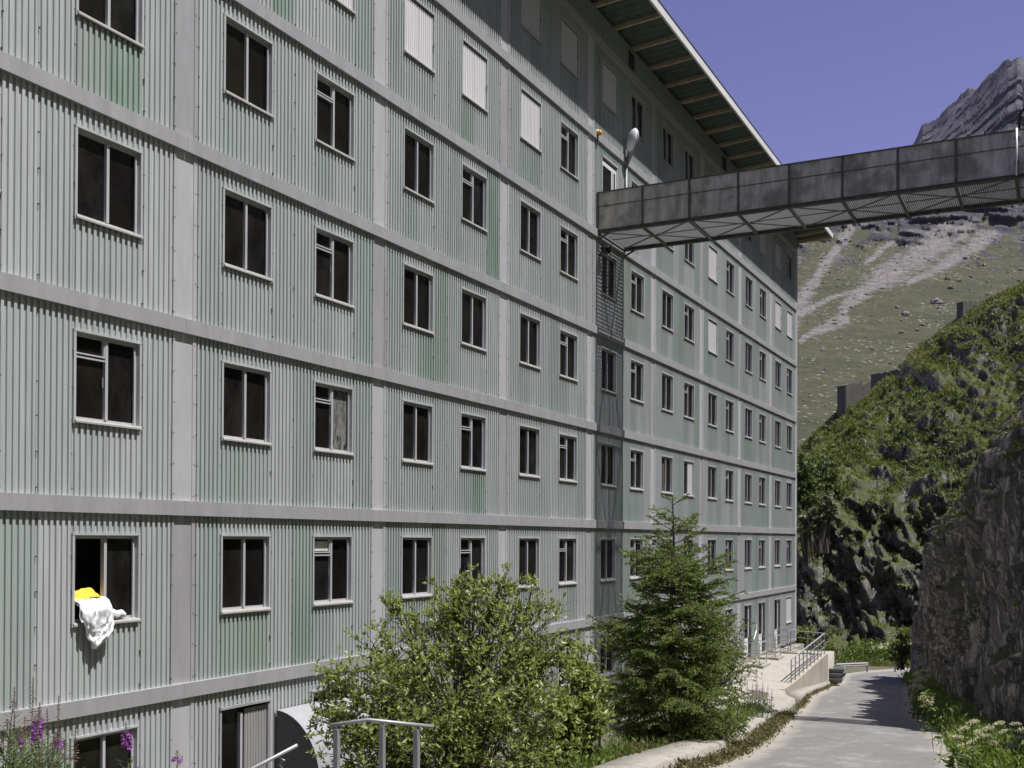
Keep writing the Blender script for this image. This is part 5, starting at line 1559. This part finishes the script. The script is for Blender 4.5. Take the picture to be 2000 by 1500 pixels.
def umbel_plant(base, heads, label, seed, scale=1.0):
    rng = np.random.default_rng(seed); base = np.array(base, float)
    t = empty('hogweed', tuple(base), label, 'flowering plant', 'cream umbels by the road'); o = -Vector(t.location)
    wood = MB(); Lf = TriSoup(); UU = []
    for hd in heads:
        U = TriSoup(); UU.append(U)
        hd = np.array(hd, float); path = bez(base + rng.normal(size=3) * [0.05, 0.05, 0], (base + hd) / 2 + rng.normal(size=3) * 0.05, hd - [0, 0, 0.06 * scale], 6)
        wood.tube(path, np.linspace(0.012, 0.006, 6) * scale, 5, False)
        R = 0.105 * scale * rng.uniform(0.75, 1.2); m = 16
        tilt = unit(np.array([-0.35, -0.1, 1.0]) + rng.normal(size=3) * 0.18); e1 = unit(np.cross(tilt, [0, 1.0, 0.1])); e2 = np.cross(tilt, e1)
        for k in range(m):
            a = k * 2.4; rr = R * math.sqrt((k + 0.5) / m); c = hd + e1 * math.cos(a) * rr + e2 * math.sin(a) * rr + tilt * (0.03 * scale * (1 - (rr / R) ** 2))
            wood.tube([path[-1], c], [0.003 * scale, 0.002 * scale], 3, False)
            q = 11; P0 = c + rdir(q, rng) * 0.012 * scale
            V, F = leaf_verts(P0, unit(tilt * 0.3 + rdir(q, rng)), rdir(q, rng), np.full(q, 0.026 * scale), np.full(q, 0.018 * scale), 0.05); U.add(V, F)
    n = 26; B = base + np.stack([rng.normal(size=n) * 0.05, rng.normal(size=n) * 0.05, rng.uniform(0.05, 0.6, n) * scale], 1)
    D = unit(rdir(n, rng) * [1, 1, 0.4] + [0, 0, 0.25]); V, F = leaf_verts(B, D, rdir(n, rng) * [1, 1, 0.2], rng.uniform(0.16, 0.30, n) * min(scale, 1.1), rng.uniform(0.07, 0.12, n) * min(scale, 1.1), 0.1); Lf.add(V, F)
    wood.build('stem', M_STEM, t, o); [U.build('umbel', M_UMBEL, t, o) for U in UU]; Lf.build('leaves', M_HERB, t, o)


def fireweed(top, base_z, label, seed, flowers=(0.35, 0.55), bud=0.25, lean=(0, 0), leafy=True, group='fireweed at the lower left', scale=1.0, open_n=40):
    """top = tip of the spike; the flowering part lies the given distances below it"""
    rng = np.random.default_rng(seed); top = np.array(top, float); base = np.array([top[0] + lean[0], top[1] + lean[1], base_z])
    t = empty('fireweed', tuple(base), label, 'fireweed', group); o = -Vector(t.location)
    path = bez(base, (base + top) / 2 + rng.normal(size=3) * 0.03, top, 12); H_ = top[2] - base_z
    wood = MB(); wood.tube(path, np.linspace(0.006, 0.0016, 12) * scale, 5, False); wood.build('stem', M_STEM, t, o)
    def at(d):  # point d metres below the tip
        u = max(0.0, 1 - d / H_) * 11; i = min(int(u), 10); return path[i] + (path[i + 1] - path[i]) * (u - i)
    B = TriSoup(); n = int(bud * 150 / scale) + 8
    for k in range(n):
        d = bud * (k / n) ** 1.0; c = at(d); a = k * 2.4; dr = unit(np.array([math.cos(a), math.sin(a), np.interp(d, [0, bud], [0.9, -0.35])])[None])[0]
        L = (0.008 + 0.030 * min(1, d / bud)) * scale
        V, F = leaf_verts(c[None], dr[None], rdir(1, rng), np.array([L]), np.array([0.0065 * scale]), 0.0); B.add(V, F)
        V, F = leaf_verts(c[None], dr[None], rdir(1, rng), np.array([L]), np.array([0.0065 * scale]), 0.0); B.add(V, F)
    B.build('buds', M_BUD, t, o)
    if open_n:
        Fl = TriSoup()
        for k in range(open_n):
            d = flowers[0] + (flowers[1] - flowers[0]) * k / open_n; c = at(d); a = k * 2.4 + rng.normal() * 0.3
            dr = np.array([math.cos(a), math.sin(a), 0.1]); ctr = c + dr * 0.026 * scale
            e1 = unit(np.cross(dr, [0, 0, 1.0])[None])[0]; e2 = np.cross(dr, e1)
            for q in range(4):
                an = q * math.pi / 2 + 0.5; D = unit((e1 * math.cos(an) + e2 * math.sin(an) + dr * 0.35 + rng.normal(size=3) * 0.15)[None])
                V, F = leaf_verts(ctr[None], D, np.cross(D, dr[None]), np.array([0.017 * scale]), np.array([0.014 * scale]), 0.1, 0.6); Fl.add(V, F)
        Fl.build('flowers', M_FLOWER, t, o)
    if leafy:
        d0 = max(flowers[1] if open_n else bud, bud) + 0.02; n = int((H_ - d0) * 62 / scale); Lf = TriSoup()
        for k in range(max(n, 3)):
            d = d0 + (H_ - d0) * k / max(n, 3); c = at(d); a = k * 2.4 + rng.normal() * 0.2
            dr = unit(np.array([[math.cos(a), math.sin(a), 0.55 + rng.normal() * 0.25]])); L = rng.uniform(0.08, 0.135) * scale * min(1, 0.45 + (d - d0) * 4)
            V, F = leaf_verts(c[None], dr, np.cross(dr, [[0, 0, 1.0]]), np.array([L]), np.array([L * 0.17]), 0.15); Lf.add(V, F)
        Lf.build('leaves', M_FIREW, t, o)


def flowers():
    T = 6.5
    gzb = 0.30
    spec = [((65, 1322), 0, (0.4, 0.5), 0.36, 0, 'tall fireweed with a bare reddish spike, highest of the lower left clump'),
            ((115, 1358), 0.3, (0.4, 0.5), 0.30, 0, 'fireweed with a dense pinkish bud spike right of the tallest one'),
            ((78, 1372), -0.2, (0.11, 0.23), 0.11, 24, 'fireweed with a bright purple flower cluster at the lower left'),
            ((246, 1412), 0.2, (0.065, 0.16), 0.075, 28, 'single fireweed with purple flowers standing before the basement window'),
            ((148, 1416), 0, (0.3, 0.4), 0.22, 0, 'thin fireweed spike left of the basement window'),
            ((346, 1466), 0.1, (0.05, 0.08), 0.05, 7, 'small fireweed tip with few purple flowers at the bottom edge'),
            ((28, 1342), 0.5, (0.3, 0.4), 0.18, 0, 'fireweed with a leafy top near the left edge of the photo'),
            ((92, 1385), 0.6, (0.3, 0.4), 0.2, 0, 'fireweed bud spike behind the purple flower cluster'),
            ((118, 1420), 0.2, (0.09, 0.13), 0.09, 9, 'fireweed with a few lilac flowers below the bud spike'),
            ((36, 1436), -0.4, (0.03, 0.06), 0.04, 6, 'fireweed with one lilac bloom at the left edge')]
    for k, (xy, dt, fl, bud, on, lab) in enumerate(spec):
        fireweed(up(xy[0], xy[1], T + dt), gzb, lab, 70 + k, fl, bud, (RNG.normal() * 0.06, RNG.normal() * 0.06), True, open_n=on)
    rng = np.random.default_rng(5)
    for k in range(44):
        x = rng.uniform(-60, 135); y = 1362 + max(0, (x - 30)) * 0.55 + rng.uniform(0, 105)
        fireweed(up(x, y, T + rng.uniform(-0.6, 0.9)), gzb - 0.1, 'leafy green fireweed shoot without open flowers in the lower left corner', 100 + k, (0.1, 0.1), 0.04, (rng.normal() * 0.1, rng.normal() * 0.1), True, 'leafy fireweed shoots', open_n=0)
    for k, (x, y) in enumerate(((1478, 1322), (1490, 1330), (1500, 1338), (1470, 1335), (1508, 1345), (1484, 1345), (1460, 1330))):
        p = up(x, y, 30.0); fireweed(p, ground_z(p[0], p[1]), 'fireweed with purple spike between the spruce and the terrace', 140 + k, (0.22, 0.36), 0.24, (0, 0), True, 'fireweed beside the spruce', 1.5, 9)
    # umbels
    T = 17.0
    for k, (hs, lab) in enumerate((([(1900, 1412), (1884, 1424)], 'hogweed with two cream umbels, leftmost of the near roadside group'), ([(1868, 1440), (1896, 1452), (1880, 1462)], 'low hogweed with three cream umbels at the road edge'),
                                   ([(1985, 1416), (1962, 1430), (1998, 1428)], 'hogweed with broad cream umbels at the right edge of the photo'), ([(1940, 1452), (1924, 1440)], 'hogweed with two cream umbels in the middle of the near group'),
                                   ([(1990, 1445), (1972, 1462)], 'hogweed with cream umbels in the lower right corner'), ([(1912, 1432), (1930, 1424)], 'slender hogweed with small umbels behind the near group'), ([(1950, 1415)], 'hogweed with a single umbel against the dark rock'))):
        t = T + 0.35 * (k % 3); P = [np.array(up(x, y, t)) for x, y in hs]; b = P[0].copy(); b[2] = road_z(b[1]) - 0.05
        umbel_plant(b, P, lab, 160 + k)
    for k, (hs, t, lab) in enumerate((([(1793, 1318), (1804, 1312), (1810, 1322)], 38.0, 'tall hogweed with several umbels half way along the cliff foot'), ([(1789, 1332), (1800, 1328)], 37.0, 'hogweed with two umbels leaning over the road half way along'),
                                      ([(1795, 1346), (1788, 1342)], 35.0, 'hogweed with low umbels at the edge of the tree shadow'), ([(1809, 1366), (1813, 1376)], 30.0, 'hogweed with pale umbels in the shaded herbs below the cliff'))):
        P = [np.array(up(x, y, t)) for x, y in hs]; b = P[0].copy(); b[2] = road_z(b[1]) - 0.05
        umbel_plant(b, P, lab, 180 + k, 1.9)


flowers()


def boulders():
    ax, vv, P = MOUNT
    def pt(x, y):
        e = np.abs(ax - x); i = int(np.argmin(e)); Q = P[i] - np.array(CAM)
        f = Q @ np.array(FWD); yy = 1041 - 2137.27 * (Q @ np.array(UP)) / f
        j = int(np.argmin(np.abs(yy[:300] - y))); return P[i, j]
    rng = np.random.default_rng(9)
    def rock(m, c, r):
        n1, n2 = 5, 8; b = len(m.v); sx, sy, sz = rng.uniform(0.8, 1.3), rng.uniform(0.8, 1.3), rng.uniform(0.6, 0.95); rot = rng.uniform(0, 6)
        for i in range(n1 + 1):
            ph = math.pi * i / n1 - math.pi / 2
            for k in range(n2):
                a = 2 * math.pi * k / n2 + rot; q = r * rng.uniform(0.78, 1.15)
                m.v.append((c[0] + q * sx * math.cos(ph) * math.cos(a), c[1] + q * sy * math.cos(ph) * math.sin(a), c[2] + q * sz * math.sin(ph) + r * 0.25))
        for i in range(n1):
            for k in range(n2): m.f.append((b + i * n2 + k, b + i * n2 + (k + 1) % n2, b + (i + 1) * n2 + (k + 1) % n2, b + (i + 1) * n2 + k))
    big = [(1826, 592, 13), (1768, 616, 9), (1752, 603, 7), (1855, 563, 8), (1872, 548, 6), (1850, 545, 9), (1606, 686, 7), (1760, 650, 6), (1790, 646, 7), (1800, 634, 6), (1722, 564, 5), (1598, 668, 5), (1582, 777, 6), (1885, 505, 8), (1895, 540, 6), (1738, 710, 4), (1835, 602, 6), (1640, 660, 4), (1690, 575, 4), (1920, 520, 6)]
    for k, (x, y, px) in enumerate(big):
        c = pt(x, y); R = (np.array(c) - np.array(CAM)) @ np.array(FWD); m = MB(); rock(m, (0, 0, 0), px * R / 2137.27 * 0.8)
        tag(m.build('boulder', M_BOULD, None, tuple(c)), 'grey boulder lying on the far mountain slope' if k else 'largest dark boulder on the far mountain slope', 'boulder', 'boulders on the mountain slope')
    m = MB()
    for k in range(1500):
        x = rng.uniform(1555, 2010); y = rng.uniform(440, 880) if rng.random() < 0.75 else rng.uniform(440, 640)
        if noise.fractal(Vector((x * 0.02, y * 0.03, 3)), 0.8, 2, 3) < -0.15: continue
        c = pt(x, y); R = (np.array(c) - np.array(CAM)) @ np.array(FWD)
        rock(m, c, (0.7 + 2.2 * rng.random() ** 4) * R / 2137.27 * 1.3)
    tag(m.build('scattered_stones', M_BOULD, None), 'small stones strewn over the far mountain slope', 'stones', None, 'stuff')


boulders()


def build_haze():
    m = MB(); m.box(-2620, 2620, -2620, 2720, -27.5, float(MOUNT[2][..., 2].max()) + 15)
    t = MT('valley air'); t.N.remove(t.bsdf)
    v = t.n('ShaderNodeVolumePrincipled'); v.inputs['Color'].default_value = (0.72, 0.78, 1.0, 1); v.inputs['Density'].default_value = 0.00003
    t.L.new(v.outputs[0], t.out.inputs['Volume'])
    tag(m.build('haze', t.m, None), kind='stuff')


build_haze()
# END
